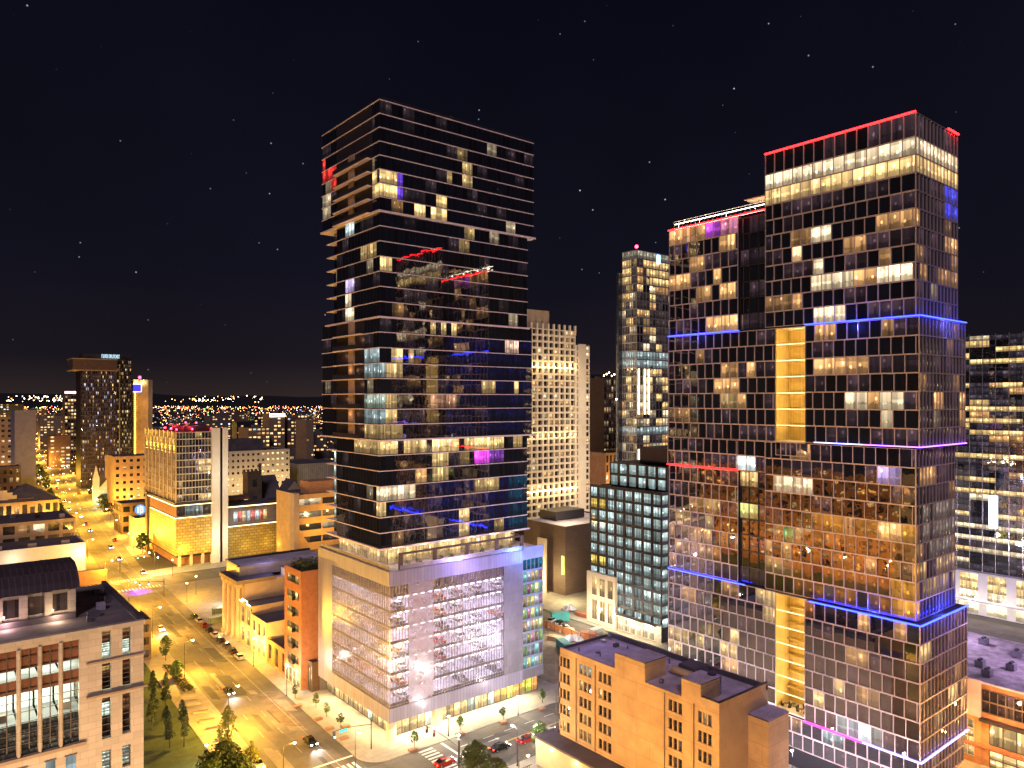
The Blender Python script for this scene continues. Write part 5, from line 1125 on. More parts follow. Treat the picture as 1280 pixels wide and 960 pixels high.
c_ = C(742, 400); simple('ribbed_low_block', 'pale ribbed low block in the gap above the black framed office', 'building', c_, 12, 20, 42, lattice, rooft, S=dict(nc=6, nr=10, pier=.9, sp=1.2, lit=mk_lit(.3, 1, key='rl')))
c_ = C(757, 390); simple('amber_gap_block', 'amber lit brick block below the ribbed tower in the gap', 'building', c_, 22, 20, 46, brick2, rooft, S=dict(nc=8, nr=9, pier=1.2, sp=1.4, lit=mk_lit(.3, 1, key='ag')))
lamp_light((c_[0] + 8, c_[1] - 8, 30), 5000, (1, .6, .15))
# ================================================================ RIGHT EDGE
ra, rb = 287.0, 102.0
RT = B('mirror_glass_office', 'broad mirror glass office tower over a white storefront base at the right edge', 'skyscraper', (ra, 30), glass=GL); RT.flat = .5
rtl0 = mk_lit(.12, 3, lo=.3, hi=.8, dim=.6, dimc=(.7, .55, .75), key='RT')
def rtl(s, side, r, k, c):
    if r in (0, 1, 2, 3, 4, 6, 7, 9, 11, 12, 13, 15, 17, 18): 
        if hsh('rt', r, k // 4) < .8: return sc3(W_YEL if r > 3 else W_WHITE, .55 + .5 * hsh(r, k))
    return rtl0(s, side, r, k, c)
RT.p('core').box(ra + .2, ra + 40, -44, 124, 15.5, 97, core, top=rooft)
RT.p('core').box(ra + 3, ra + 40, 108, 138, 13, 84, core, top=rooft)
nR = 20; rh_ = 81.5 / nR
for r in range(nR):
    z = 15.5 + r * rh_; nc = 84; cw_ = 168 / nc
    for k in range(nc):
        c0 = -44 + k * cw_; l_ = rtl(RT, 'W', r, k, (ra, c0, z)); 
        RT.win('W', ra + .2, c0 + .04, c0 + cw_ - .04, z + .05, z + rh_ * .55, .0, rtl0(RT, 'W2', r, k, (0, 0, 0)), .006)
        RT.win('W', ra + .2, c0 + .04, c0 + cw_ - .04, z + rh_ * .58, z + rh_ - .08, .0, l_, .006)
fr_ = RT.p('mullion')
for k in range(43): fr_.box(ra - .25, ra + .2, -44 + k * 4 - .08, -44 + k * 4 + .08, 15.5, 97.5, finm)
fr_.box(ra - .1, ra + .22, -44, 124, 14.9, 15.5, grey)
RT.p('base').box(ra + .4, ra + 30, 38, 124, .14, 14.9, white)
for k in range(9):
    y = 46 + k * 8.6; 
    for j in range(3):
        for i in range(3): RT.win('W', ra + .4, y + j * 1.9, y + j * 1.9 + 1.8, 5.6 + i * 2.9, 8.4 + i * 2.9, .02, sc3(W_YEL if i else W_WHITE, 1.0 + .4 * hsh(k, j, i)), .002)
    RT.win('W', ra + .4, y - .2, y + 5.8, .6, 4.2, .02, sc3(W_WHITE, .9), .002)
    lamp_light((ra - 3.5, y + 2, 5), 330, (1, .85, .75))
RT.p('awning').box(ra - 1.4, ra + .38, 44, 122, 4.5, 4.9, white)
# bright round billboard-like lamp seen on the facade
q = MB(); q.box(ra - .75, ra - .35, bAt(1246, ra), bAt(1237, ra), 31, 42, glow('white media panel', (.85, .88, 1), 5, True)); RT.one('media_panel', q)
# flat-roofed retail block
ka, kb = 170.0, 62.0
RB = B('retail_block', 'flat roofed retail block with orange brick front at lower right', 'building', (ka, 20))
RB.p('wall').box(ka + .3, ka + 36, 0, 86, 0, 16.7, brick2, top=gravel)
yj = bAt(1226, ka)
RB.p('wall').box(ka - .05, ka + .29, yj, 86, 9.8, 17.3, mat('pink stucco', (.55, .42, .46), .8)); RB.p('wall').box(ka + .02, ka + .3, yj, 86, 0, 9.8, brick2)
RB.p('cornice').box(ka - 1.2, ka + .3, 0, yj, 9.4, 9.9, dark)
RB.grid('W', ka + .3, 20, yj - .1, 11, 15.7, 26, 2, .12, .3, .2, brown, mk_lit(.1, 2, (W_WARM,) * 3, .1, .3, .9, (1, .35, .2), 'rb'), part='louvre')
RB.grid('W', ka + .02, yj + 1.2, yj + 5.0, 1.5, 9, 3, 4, .12, .14, .1, cream, lambda s, side, r, k, c: sc3(W_YEL, .55), part='window_frame')
RB.grid('W', ka + .3, 22, yj - 1.5, 4.8, 9.2, 14, 1, .14, .2, .2, blackm, lambda s, side, r, k, c: sc3(W_YEL, .5 + .2 * hsh(k)), part='window_frame')
RB.grid('W', ka + .3, 22, yj - 1.5, .4, 3.6, 14, 2, .14, .14, .2, blackm, lambda s, side, r, k, c: sc3(W_YEL, 1.1), part='window_frame')
RB.p('cornice').box(ka - .3, ka + .3, 0, 86, 3.8, 4.4, brick)
for y in (25, 33, 41, 49, 57, 64): lamp_light((ka - 3.4, y, 6), 420, (1, .5, .15))
RB.p('parapet').box(ka + .3, ka + .6, 0, 86, 16.7, 17.1, roofp); RB.p('parapet').box(ka + .6, ka + 36, 85.6, 86, 16.7, 17.4, roofp)
pp = G(1240, 800, 17); 
RB.p('penthouse').box(183, 189, 69, 76, 16.7, 21.5, mat('violet grey render', (.26, .23, .27), .8), top=roofp); RB.p('penthouse').box(180, 183, 67, 75, 16.7, 18.6, MATS['violet grey render'])
for k, (x, y) in enumerate(((176, 68), (177.5, 71), (176, 74), (184, 56), (189, 49), (179, 50), (181, 61), (194, 58), (176, 58), (198, 66))):
    u = empty('cooling_unit', (x, y, 16.7)); tag(u, f'grey air unit on gravel roof, {ORD[k]} from the LED tower side', 'air unit', 'air units on the gravel roof')
    MB().box(-1, 1, -.8, .8, 0.15, 1.5, chrome if k < 3 else grey).build('casing', u); q = MB(); [q.tube((s_ * .5, 0, 1.5), (s_ * .5, 0, 1.8), .4, .4, dark, 10) for s_ in (-1, 1)]; q.build('fan_cowl', u); q = MB(); q.box(-1, 1, -.75, -.65, 0, .15, dark); q.box(-1, 1, .65, .75, 0, .15, dark); q.build('foot_rail', u)
lamp_light((196, 74, 26), 5200, (.75, .55, 1)); lamp_light((186, 50, 26), 3600, (.75, .5, 1)); lamp_light((262, 92, 22), 6000, (.7, .55, 1)); lamp_light((165, 52, 13), 1500, (1, .5, .2))  # violet lamps added over the roofs for a purple glow
wb_ = simple('brick_apartments', 'long brick apartment house west of the lawn, mirrored in the LED tower', 'building', (-22, 122), -26, 104, 44, brick2, rooft, Ef=dict(z0=3, nc=26, nr=12, pier=1.6, sp=1.5, lit=mk_lit(.55, 1, (W_YEL, W_WARM, (1, .42, .08)), .4, 1.8, .3, key='wb')))
wb_.max = 0
for k in range(6): lamp_light((-12, 130 + k * 17, 12), 5200, (1, .48, .1))
# ================================================================ CONSTRUCTION SITE
cz = MB(); cz.prism([(131, 144), (161, 144), (161, 205), (131, 205)], .14, .2, dirt); tag(cz.build('earth_patch'), kind='structure')
bar = B('site_barrier', 'orange mesh site fence along the building site', 'fence', (161.5, 150)); bar.p('mesh').box(161.4, 161.5, 141, 206, .2, 2.4, barrier)
for k in range(17): q = MB(); q.box(161.3, 161.6, 141 + k * 4, 141.1 + k * 4, .14, 2.6, dark); bar.one('post', q)
rg = random.Random(8)
tints = [mat('tarpaulin white', (.6, .6, .6)), mat('rust steel', (.3, .1, .05)), mat('timber stack', (.45, .32, .16)), mat('teal container', (.05, .3, .3)), mat('grey block', (.3, .3, .32))]
kinds = ['white tarpaulin covered heap', 'rust coloured steel bundle', 'pale timber stack', 'teal site container', 'grey concrete block pile']
for k, (x, y) in enumerate(((720, 800), (735, 795), (708, 790), (700, 775), (745, 790), (712, 762), (728, 770), (695, 800), (705, 812))):
    p = G(x, y, .2); t = k % 5; q = MB()
    if t == 3: q.box(-1.3, 1.3, -3, 3, 0, 2.6, tints[3]); [q.box(1.3, 1.36, i, i + .12, .1, 2.5, dark) for i in (-2.6, -1.4, -.2, 1, 2.2)]
    elif t == 0:
        for j in range(14): u = rg.uniform(-2.4, 2.4); v = rg.uniform(-1.6, 1.6); q.tube((u, v, 0), (u * .7, v * .7, rg.uniform(.8, 2)), 1.2, .3, tints[0], 7)
    else:
        for j in range(9): q.box(-2.5 + rg.uniform(-.3, .3), 2.5 + rg.uniform(-.3, .3), -1.2 + (j % 3) * .85, -.5 + (j % 3) * .85, (j // 3) * .42, (j // 3) * .42 + .36, tints[t])
    o = q.build('site_material'); o.location = (p[0], p[1], .2); o.rotation_euler.z = rg.uniform(0, 3); tag(o, kinds[t] + [' near the orange site fence', ' beside the warehouse roof end'][k > 4] + ' on the building site', 'building material', 'materials on the building site')
for (x, y) in ((718, 790), (700, 800), (735, 775)): p = G(x, y); lamp_light((*p, 7), 1500, (1, .85, .65))

# ================================================================ STREET LAMPS
def make_lamp(h, arm, warm):
    r = empty('street_lamp', (0, 0, 0))
    q = MB(); q.tube((0, 0, 0), (0, 0, .5), .16, .12, blackm); q.tube((0, 0, .5), (0, 0, h), .09, .06, blackm); q.build('pole', r)
    if arm: q = MB(); q.tube((0, 0, h), (arm * .5, 0, h + .35), .05, .05, blackm); q.tube((arm * .5, 0, h + .35), (arm, 0, h + .4), .05, .05, blackm); q.build('arm', r)
    q = MB(); z = h + (.4 if arm else 0); x = arm
    q.box(x - .3, x + .4, -.16, .16, z, z + .12, blackm); q.build('lamp_head', r)
    q = MB(); q.ball((x, 0, z - .14), .24, BULBA if warm else BULBW, 8); q.build('bulb', r)
    r['hx'] = x; r['hz'] = z - .6
    return r
AMB = (1, .50, .05); WHT = (1, .9, .72)
protoA = None; nlamp = [0]
protos = {}
def lamp(p, h, arm, warm, P, label, rz=0, group='street lamps', col=None):
    key = (h, arm, warm)
    if key not in protos: protos[key] = make_lamp(h, arm, warm); o = protos[key]
    else: o = copy_tree(protos[key])
    o.location = (p[0], p[1], .14); o.rotation_euler.z = rz; tag(o, label, 'street lamp', group)
    hx_, hz_ = o['hx'], o['hz']
    lamp_light((p[0] + math.cos(rz) * hx_, p[1] + math.sin(rz) * hx_, hz_), P, col or (AMB if warm else WHT), None, .3)
lamp(G(358.4, 871), 8, 0, False, 1500, 'white street lamp on the pavement below the narrow brick house')
lamp(G(317, 833.5), 8, 0, True, 3600, 'amber street lamp in front of the yellow shop')
lamp(G(560.6, 921), 4.6, 0, False, 420, 'short white lamp post left of the shopfront entrance on the cross street')
lamp(G(647.7, 894.7), 4.6, 0, False, 420, 'short white lamp post by the orange lit shop window')
lamp(G(245, 743.7), 7.2, 0, True, 2600, 'amber lamp post by the far crossing, right one of the close pair')
lamp(G(233.5, 753), 7.2, 0, True, 2600, 'amber lamp post by the far crossing, left one of the close pair')
lamp(G(215.6, 721), 7.2, 0, True, 2600, 'yellow lamp post at the foot of the hotel corner')
lamp(G(197.5, 717.5), 7.2, 0, False, 1500, 'white lamp post beside the hotel at the far crossing')
lamp(G(279, 757), 7, 0, False, 2200, 'bluish white lamp at the top of the columned hall front')
ang = math.atan2(NC[1] * 1, NC[0])
lz = 0
for k, Y in enumerate((110, 140, 168, 200, 232, 264)):
    lamp(av(49.8, Y), 9, 2.2, True, 12500 if Y != 168 else 19000, f'{ORD[k]} tall amber lamp on the lawn side kerb of the avenue', rz=0, group='tall lamps along the lawn side kerb')
for k, Y in enumerate((300, 345, 385, 425, 470, 520, 575, 640, 710, 790, 880, 980, 1100, 1250, 1400)):
    lamp(av(49.3, Y), 9, 2.2, True, 11000 * (1 + max(0, Y - 400) / 500), f'{ORD[k]} amber lamp beyond the far crossing on the left kerb of the avenue', rz=0, group='amber lamps on the far left kerb')
    lamp(av(69, Y + 18), 9, 2.2, True, 10500 * (1 + max(0, Y - 400) / 500), f'{ORD[k]} amber lamp beyond the far crossing on the right kerb of the avenue', rz=math.pi, group='amber lamps on the far right kerb')
for k, (x, y) in enumerate(((70, 136.8), (96, 116.6), (122, 116.6), (150, 137), (178, 116.6), (206, 137))):
    lamp((x, y), 7.5, 1.6, False, 1500, f'{ORD[k]} white lamp from the junction along the near cross street', rz=math.pi / 2 * (1 if y < 120 else -1), group='lamps along the near cross street')
# lamps added to light tower, office and warehouse walls, mostly out of view
for k, y in enumerate((62, 76, 90, 104, 116)): lamp((130.5, y), 8, 0, False, 3000, f'{ORD[k]} added pale fill lamp between warehouse and LED tower', group='added fill lamps in the warehouse lane', col=(.9, .8, 1))  # lane posts added to brighten the tower's lower facade
for k, (x, y, P) in enumerate(((10, 62, 21000), (-8, 60, 21000), (-28, 60, 21000), (28, 74, 4000), (44, 60, 8000), (84, 84, 2700), (86, 104, 800), (84, 66, 2200), (97, 56, 1300), (122, 40, 2600), (150, 40, 2600), (165, 66, 2200), (166, 38, 3000))):
    lamp((x, y), 9, 2.2, True, P, f'{ORD[k]} added amber fill lamp south of the crossing', rz=0, group='added fill lamps south of the crossing', col=(1, .60, .30) if x < 60 else (1, .46, .07))
lamp(G(258, 962), 5, 0, False, 900, 'white garden lamp half hidden by the big trees beside the lawn')
lamp(G(573, 966), 7.6, 0, False, 1500, 'bright white lamp by the round tree at the crossing corner')
lamp(G(670, 936), 5.2, 0, False, 1400, 'white lamp behind the small street tree near the red car')

# ================================================================ TRAFFIC SIGNALS
def signal(p, ang_, length, heads, col, label, h=6.2, sign=False):
    r = empty('traffic_signal', (p[0], p[1], .14), ang_); tag(r, label, 'traffic light', 'traffic signals on mast arms')
    q = MB(); q.tube((0, 0, 0), (0, 0, h + .6), .14, .11, blackm); q.build('pole', r)
    q = MB(); n = 6
    for i in range(n):
        t0, t1 = i / n, (i + 1) / n; z0 = h - .9 + 1.3 * math.sin(t0 * 1.6); z1 = h - .9 + 1.3 * math.sin(t1 * 1.6)
        q.tube((t0 * length, 0, z0), (t1 * length, 0, z1), .09 - .03 * t0, .09 - .03 * t1, blackm)
    q.build('mast_arm', r)
    for t in heads:
        z = h - .9 + 1.3 * math.sin(t * 1.6) - .75
        q = MB(); q.box(t * length - .2, t * length + .2, -.22, .2, z - .6, z + .6, blackm); s_ = q.build('signal_head', r)
        q = MB(); zz = z + (.38 if col is SIGR else -.38)
        for sd in (-.24, .22): q.tube((t * length, sd, zz), (t * length, sd + .02, zz), .15, .15, col, 12)
        q.build('signal_lens', s_)
    if sign: q = MB(); q.box(length * .62, length * .62 + 1.9, -.05, .03, h - .35, h + .15, mat('green street sign', (.02, .35, .25), .4, emit=(.02, .5, .35), strength=.6)); q.build('street_sign', r)
    return r
signal(G(464, 937), math.pi + .1, 9.5, (.95,), SIGG, 'curved mast signal with green street plate at the podium corner', sign=True)
signal(G(574, 968), math.pi * .5 + .15, 10, (.75, .98), SIGR, 'mast arm with two red signals over the crossing by the round tree')
signal(G(150, 716), 0, 10, (.7, .95), SIGG, 'far mast with two green signals over the avenue before the hotel')
signal(G(205, 745), math.pi, 9, (.6, .95), SIGG, 'mast signal with green lens over the far crossing')
lamp_light((*G(172, 740), 5), 5000, (.5, .05, 1), spot=((0, 0, -1), 110))

# ================================================================ CARS
def car_parts(paint_, glassm, tyre, hull=1.0, far=False):
    r = empty('car', (0, 0, 0)); W = .9
    prof = [(-2.25, .32), (-2.28, .72), (-2.1, .92), (-1.5, .98), (1.15, .96), (2.05, .80), (2.25, .62), (2.25, .32)]
    q = MB(); m = paint_; ins = [0, .02, .08, .06, .06, .1, .04, .02]
    L_ = [(x, -W + i_, z) for (x, z), i_ in zip(prof, ins)]; R_ = [(x, W - i_, z) for (x, z), i_ in zip(prof, ins)]
    q.face(L_[::-1][::-1], m); q.face(R_[::-1], m)
    for i in range(len(prof)):
        j = (i + 1) % len(prof); q.face([L_[i], R_[i], R_[j], L_[j]], m)
    q.build('body', r)
    q = MB(); lo = [(-1.75, .97), (1.05, .95)]; hi = [(-1.05, 1.44 * hull), (.35, 1.46 * hull)]
    A = [(lo[0][0], -.78, lo[0][1]), (lo[1][0], -.78, lo[1][1]), (lo[1][0], .78, lo[1][1]), (lo[0][0], .78, lo[0][1])]; T_ = [(hi[0][0], -.6, hi[0][1]), (hi[1][0], -.6, hi[1][1]), (hi[1][0], .6, hi[1][1]), (hi[0][0], .6, hi[0][1])]
    for i in range(4): j = (i + 1) % 4; q.face([A[i], A[j], T_[j], T_[i]], glassm)
    q.build('window', r)
    q = MB(); q.face(T_, m); q.box(hi[0][0] + .05, hi[1][0] - .05, -.56, .56, T_[0][2], T_[0][2] + .03, m); q.build('roof', r)
    for sx in (-1.35, 1.4):
        for sy in (-1, 1):
            q = MB(); q.tube((sx, sy * (W - .2), .33), (sx, sy * (W + .01), .33), .33, .33, tyre, 14); q.tube((sx, sy * (W + .01), .33), (sx, sy * (W + .02), .33), .19, .19, chrome, 10); q.build('wheel', r)
    return r
glassc = mat('car glass', (.01, .012, .015), .05, ior=1.6); tyre = mat('tyre', (.01, .01, .01), .9)
dull_h = mat('unlit headlamp', (.6, .6, .6), .15); dull_t = mat('unlit tail lamp', (.25, .01, .01), .2)
paints = {'black': (.012, .012, .014), 'silver': (.4, .4, .42), 'dark red': (.25, .015, .012), 'white': (.7, .7, .68), 'dark grey': (.06, .06, .065), 'blue': (.03, .06, .2)}
cproto = {}
def car(p, rz, colr, label, lights=None, group=None, z=.016):
    key = (colr, lights)
    if key in cproto: o = copy_tree(cproto[key])
    else:
        o = car_parts(mat('car paint ' + colr, paints[colr], .25, metal=.3, var=.03), glassc, tyre); cproto[key] = o
        for sy in (-1, 1):
            q = MB(); q.box(2.14, 2.29, sy * .62 - .2, sy * .62 + .2, .60, .74, HEAD if lights else dull_h); q.build('headlight', o)
            q = MB(); q.box(-2.31, -2.16, sy * .65 - .17, sy * .65 + .17, .68, .84, TAIL if lights else dull_t); q.build('tail_light', o)
    o.location = (p[0], p[1], z); o.rotation_euler.z = rz; tag(o, label, 'car', group)
    if lights == 'beam':
        d = (math.cos(rz), math.sin(rz))
        for sy in (-.6, .6): lamp_light((p[0] + d[0] * 2.6 - d[1] * sy, p[1] + d[1] * 2.6 + d[0] * sy, .75), 500, (1, .95, .85), None, .08, spot=((d[0], d[1], -.12), 70))
        lamp_light((p[0] - d[0] * 2.7, p[1] - d[1] * 2.7, .9), 12, (1, .05, .03), None, .1)
    return o
wang = math.atan2(av(60, 200)[1] - av(60, 160)[1], av(60, 200)[0] - av(60, 160)[0])   # heading up the avenue
cl = ['silver', 'black', 'dark grey', 'black', 'silver', 'black', 'dark red', 'silver', 'dark grey']
for k in range(9):
    Y = 214 + k * 5.0; car(av(65.9, Y), wang, cl[k], f'{cl[k]} car parked at the kerb, {ORD[k]} of the row from the camera', None, 'cars parked along the avenue kerb')
car(G(286, 867), wang + math.pi, 'dark grey', 'grey car with headlights on coming down the avenue mid block', 'beam', 'moving cars')
car(G(388, 930), wang + math.pi, 'black', 'dark car with headlights waiting at the stop line by the podium', 'beam', 'moving cars')
car(G(201, 788), wang + math.pi, 'white', 'white car with headlights on near the far end of the lawn', 'beam', 'moving cars')
car(G(322, 958), wang + math.pi, 'white', 'pale car with bright headlights beside the big trees', 'beam', 'moving cars')
car(G(625, 937), 0, 'black', 'black car waiting in the cross street beside the round tree', 'on', 'cars in the near cross street')
car(G(659, 927), 0, 'dark red', 'dark red car driving in the cross street between the trees', 'on', 'cars in the near cross street')
car(G(687, 918), 0, 'white', 'white car next to the warehouse corner in the cross street', 'on', 'cars in the near cross street')
car(G(556, 956), 0, 'dark red', 'red car with glowing tail lights at the bottom edge of the crossing', 'on', 'cars in the near cross street')
rg = random.Random(12); k = 0
for Y in (318, 345, 372, 392, 420, 442, 470, 500, 540, 585, 620, 680, 740, 800, 880, 960):
    n = (53, 57, 61, 65)[rg.randrange(4)]; dn = n < 60
    car(av(n, Y), wang + (math.pi if rg.random() < .6 else 0) + (.02 if Y > 340 else 0), list(paints)[rg.randrange(6)], f'{ORD[k]} small far car on the avenue beyond the far crossing', 'on', 'far cars on the avenue'); k += 1
for k, (x, y) in enumerate(((690, 778), (700, 781), (694, 786), (706, 788))): car(G(x, y), .3 + k, ['silver', 'dark grey', 'white', 'black'][k], f'{["silver", "dark grey", "white", "black"][k]} car parked on the building site edge', None, 'cars on the building site edge', .2)
# cars inside the podium decks
def small_car(colr):
    m = mat('car paint ' + colr, paints.get(colr, (.6, .12, .03)), .25, metal=.3, var=.03); q = MB()
    q.box(-2.2, 2.2, -.88, .88, .25, .85, m); P = [(-1.6, .85), (-1.0, 1.4), (.5, 1.4), (1.2, .85)]
    q.face([(x, -.75, z) for x, z in P][::-1], glassc); q.face([(x, .75, z) for x, z in P], glassc)
    for i in range(3): q.face([(P[i][0], -.75, P[i][1]), (P[i][0], .75, P[i][1]), (P[i + 1][0], .75, P[i + 1][1]), (P[i + 1][0], -.75, P[i + 1][1])][::-1], m if i == 1 else glassc)
    for sx in (-1.3, 1.35):
        for sy in (-1, 1): q.tube((sx, sy * .7, .32), (sx, sy * .9, .32), .32, .32, tyre, 8)
    return q
gm = {}
paints['orange'] = (.6, .14, .02); paints['red'] = (.5, .02, .02)
rg = random.Random(4); decks = ['first', 'second', 'third', 'fourth', 'fifth', 'sixth', 'seventh', 'eighth']
for d, z in enumerate(lv[:7]):
    for k in range(9):
        c_ = ['white', 'silver', 'black', 'red', 'dark grey', 'white', 'orange'][rg.randrange(7)]
        if rg.random() < .2: continue
        if k < 6: loc = (a0 + 4 + k * 5.4 + rg.uniform(0, 1.2), b0 + 3.6, z); rz = math.pi / 2
        else: loc = (a0 + 3.6, b0 + 10 + (k - 6) * 6, z); rz = 0
        if c_ not in gm: gm[c_] = o = small_car(c_).build('parked_car')
        else: o = gm[c_].copy(); COL.objects.link(o)
        o.location = loc; o.rotation_euler.z = rz
        tag(o, f'{c_} car parked behind the screen on the {decks[d]} podium deck', 'car', 'cars parked inside the podium')

# ================================================================ TREES AND PLANTS
def tree(name, p, h, rad, leafmat, label, shape='round', n=700, group=None, z0=.12, base=.25, ls=.35, seed=1):
    rg = random.Random(seed * 7 + int(h * 10)); r = empty(name, (p[0], p[1], z0)); tag(r, label, 'tree', group)
    q = MB(); th = h * (base + .15); q.tube((0, 0, 0), (0, 0, th), .05 * h ** .7 * .6, .03 * h ** .7 * .6, trunkm, 8)
    for k in range(5):
        t = k * 1.3; q.tube((0, 0, th * .8), (math.cos(t) * rad * .55, math.sin(t) * rad * .55, h * (.5 + .08 * k)), .05, .02, trunkm, 5)
    q.tube((0, 0, th), (0, 0, h * .85), .03 * h ** .7 * .6, .02, trunkm, 6); q.build('trunk', r)
    q = MB(); cl = [(rg.gauss(0, .45), rg.gauss(0, .45), rg.random()) for _ in range(int(14 + rad * 3))]
    for k in range(n):
        c = cl[rg.randrange(len(cl))]
        u, v, t = c[0] + rg.gauss(0, .22), c[1] + rg.gauss(0, .22), min(1, max(0, c[2] + rg.gauss(0, .12)))
        prof = math.sin(math.pi * min(1, t * .85 + .13)) ** .6 if shape == 'round' else (1 - t) ** .5 * .95 + .12
        d = math.hypot(u, v)
        if d > 1.05: u, v = u / d, v / d
        P = Vector((u * rad * prof, v * rad * prof, h * (base + (1 - base) * t)))
        a, b_ = Vector((rg.gauss(0, 1), rg.gauss(0, 1), rg.gauss(0, .6))).normalized(), Vector((rg.gauss(0, 1), rg.gauss(0, 1), rg.gauss(0, 1))).normalized()
        s_ = ls * rg.uniform(.6, 1.3); q.face([P - a * s_, P + b_ * s_ * .6, P + a * s_, P - b_ * s_ * .6], leafmat)
    q.build('crown', r); return r
lawn_trees = [(191, 872), (190, 912), (207, 885), (208, 920), (228, 918), (230, 934), (192, 895), (212, 935)]
for k, (x, y) in enumerate(lawn_trees):
    tree('columnar_tree', G(x, y), 6.5 + (k % 3), 1.1, leafd, f'{["slim dark tree nearest the office wall", "dark columnar tree in the back row", "slim tree beside the path edge", "tall columnar tree mid lawn", "dense columnar tree near the path", "short columnar tree at the lawn corner", "narrow tree between two taller ones", "loose reddish columnar tree at the front"][k]} on the office lawn', 'column', 700, 'columnar trees on the office lawn', ls=.28, seed=k + 1)
tree('street_tree', G(207, 826), 7, 1.7, leafd, 'dark street tree at the far end of the planted bed', n=900, ls=.3, seed=20)
tree('street_tree', G(221, 850), 5, 1.7, leafm, 'bushy tree in the middle of the planted bed', n=800, ls=.3, seed=21)
tree('street_tree', G(285, 940), 9.5, 2.2, leafy, 'yellow lit street tree beneath the tall amber lamp', n=1300, base=.2, ls=.3, seed=22)
tree('broad_tree', G(278, 985), 8.5, 4.6, leafd, 'broad dark tree at the bottom of the lawn', n=3200, base=.15, ls=.34, seed=23)
tree('broad_tree', G(300, 985), 6.5, 2.6, leafd, 'round dark tree beside the yellow lit street tree', n=1600, base=.15, ls=.32, seed=24)
tree('street_tree', G(313, 972), 7, 1.6, leafy, 'thin yellow green tree at the bottom kerb', n=700, ls=.28, seed=25)
tree('broad_tree', G(262, 1000), 7, 3.4, leafm, 'light green lit tree around the garden lamp', n=2200, base=.15, ls=.34, seed=26)
tree('broad_tree', G(594, 980), 8, 3.2, leafd, 'round olive tree at the near corner of the crossing', n=2400, base=.2, ls=.32, seed=27)
tree('broad_tree', G(618, 992), 6.5, 2.8, leafd, 'lower brownish tree beside the round olive tree', n=1500, base=.2, ls=.32, seed=28)
tree('street_tree', G(675, 938), 6, 1.9, leafm, 'bright green tree lit by the white lamp near the red car', n=1000, ls=.28, seed=29)
tree('street_tree', G(678, 944), 4, 1.4, leafm, 'smaller green tree in front of the bright green one', n=500, ls=.26, seed=30)
for k, (x, y) in enumerate(((369, 873), (395, 885), (408, 897), (426, 911), (518, 934), (576, 914), (629, 901), (678, 879))):
    tree('young_tree', G(x, y), 3.4, .95, leafm if k % 3 else leafd, ['young tree by the narrow brick house door', 'young tree by the podium west front, far one', 'young tree in front of the lit west shopfront', 'young tree closest to the podium corner, west side', 'young tree closest to the podium corner, south side', 'young tree before the south shopfront middle', 'leafy young tree near the shop entrance', 'young tree at the blue glazed bay'][k], n=260, group='young trees along the podium pavement', ls=.22, base=.35, seed=40 + k)
pl = MB()
for k, (x, y) in enumerate(((372, 883), (398, 899), (412, 911), (430, 923), (516, 938), (575, 918), (629, 903), (677, 886), (432, 908))):
    p = G(x, y + 1); q = MB(); q.box(-.9, .9, -.6, .6, 0, .35, brick); q.box(-.75, .75, -.45, .45, .35, .38, dirt)
    o = q.build('planter_box'); o.location = (p[0], p[1], .14); tag(o, f'{ORD[k]} brick edged planting bed along the podium pavement', 'planter', 'planting beds on the podium pavement')
bed = MB(); rg = random.Random(9)
p0, p1 = G(203, 826), G(235, 855)
bd = MB(); A0, A1 = av(46.5, 207), av(49.5, 207); B0, B1 = av(46.5, 189), av(49.5, 189); bd.prism([A0, A1, B1, B0], .14, .24, dirt)
for k in range(1500):
    Y = rg.uniform(189, 207); n = rg.uniform(46.6, 49.4); p = av(n, Y); z = .24 + rg.random() * .7
    bd.face([(p[0], p[1], z), (p[0] + rg.uniform(-.3, .3), p[1] + .2, z + .15), (p[0] + .15, p[1] - .2, z + .2)], leafd)
tag(bd.build('planting_bed'), 'dark planted bed in the plaza path', 'planting bed')
for k, Y in enumerate((184, 180.5, 176, 171.5, 167.5, 162)):
    a, b_ = av(45.2 + k * .1, Y), av(48.6, Y + 1.2); q = MB(); dx, dy = b_[0] - a[0], b_[1] - a[1]; q.box(-1.6, 1.6, -.25, .25, 0, .45, stoned); q.box(-1.7, 1.7, -.3, .3, .45, .53, brown)
    o = q.build('bench'); o.location = ((a[0] + b_[0]) / 2, (a[1] + b_[1]) / 2, .14); o.rotation_euler.z = math.atan2(dy, dx); tag(o, f'{ORD[5 - k]} long stone bench from the camera on the plaza path', 'bench', 'benches on the plaza path')
rg = random.Random(77)
for k in range(26):
    if k < 14: Y = 360 + k * 30; p = av(rg.choice((45.5, 72)), Y)
    else: p = C(rg.uniform(200, 395), rg.uniform(560, 900))
    tree('street_tree', p, rg.uniform(8, 12), rg.uniform(3, 4.5), leafd, f'{ORD[k % 20]} dark tree {"along the far avenue" if k < 14 else "among the distant roofs behind the church"}', n=260, group='distant trees', ls=.9, seed=60 + k)

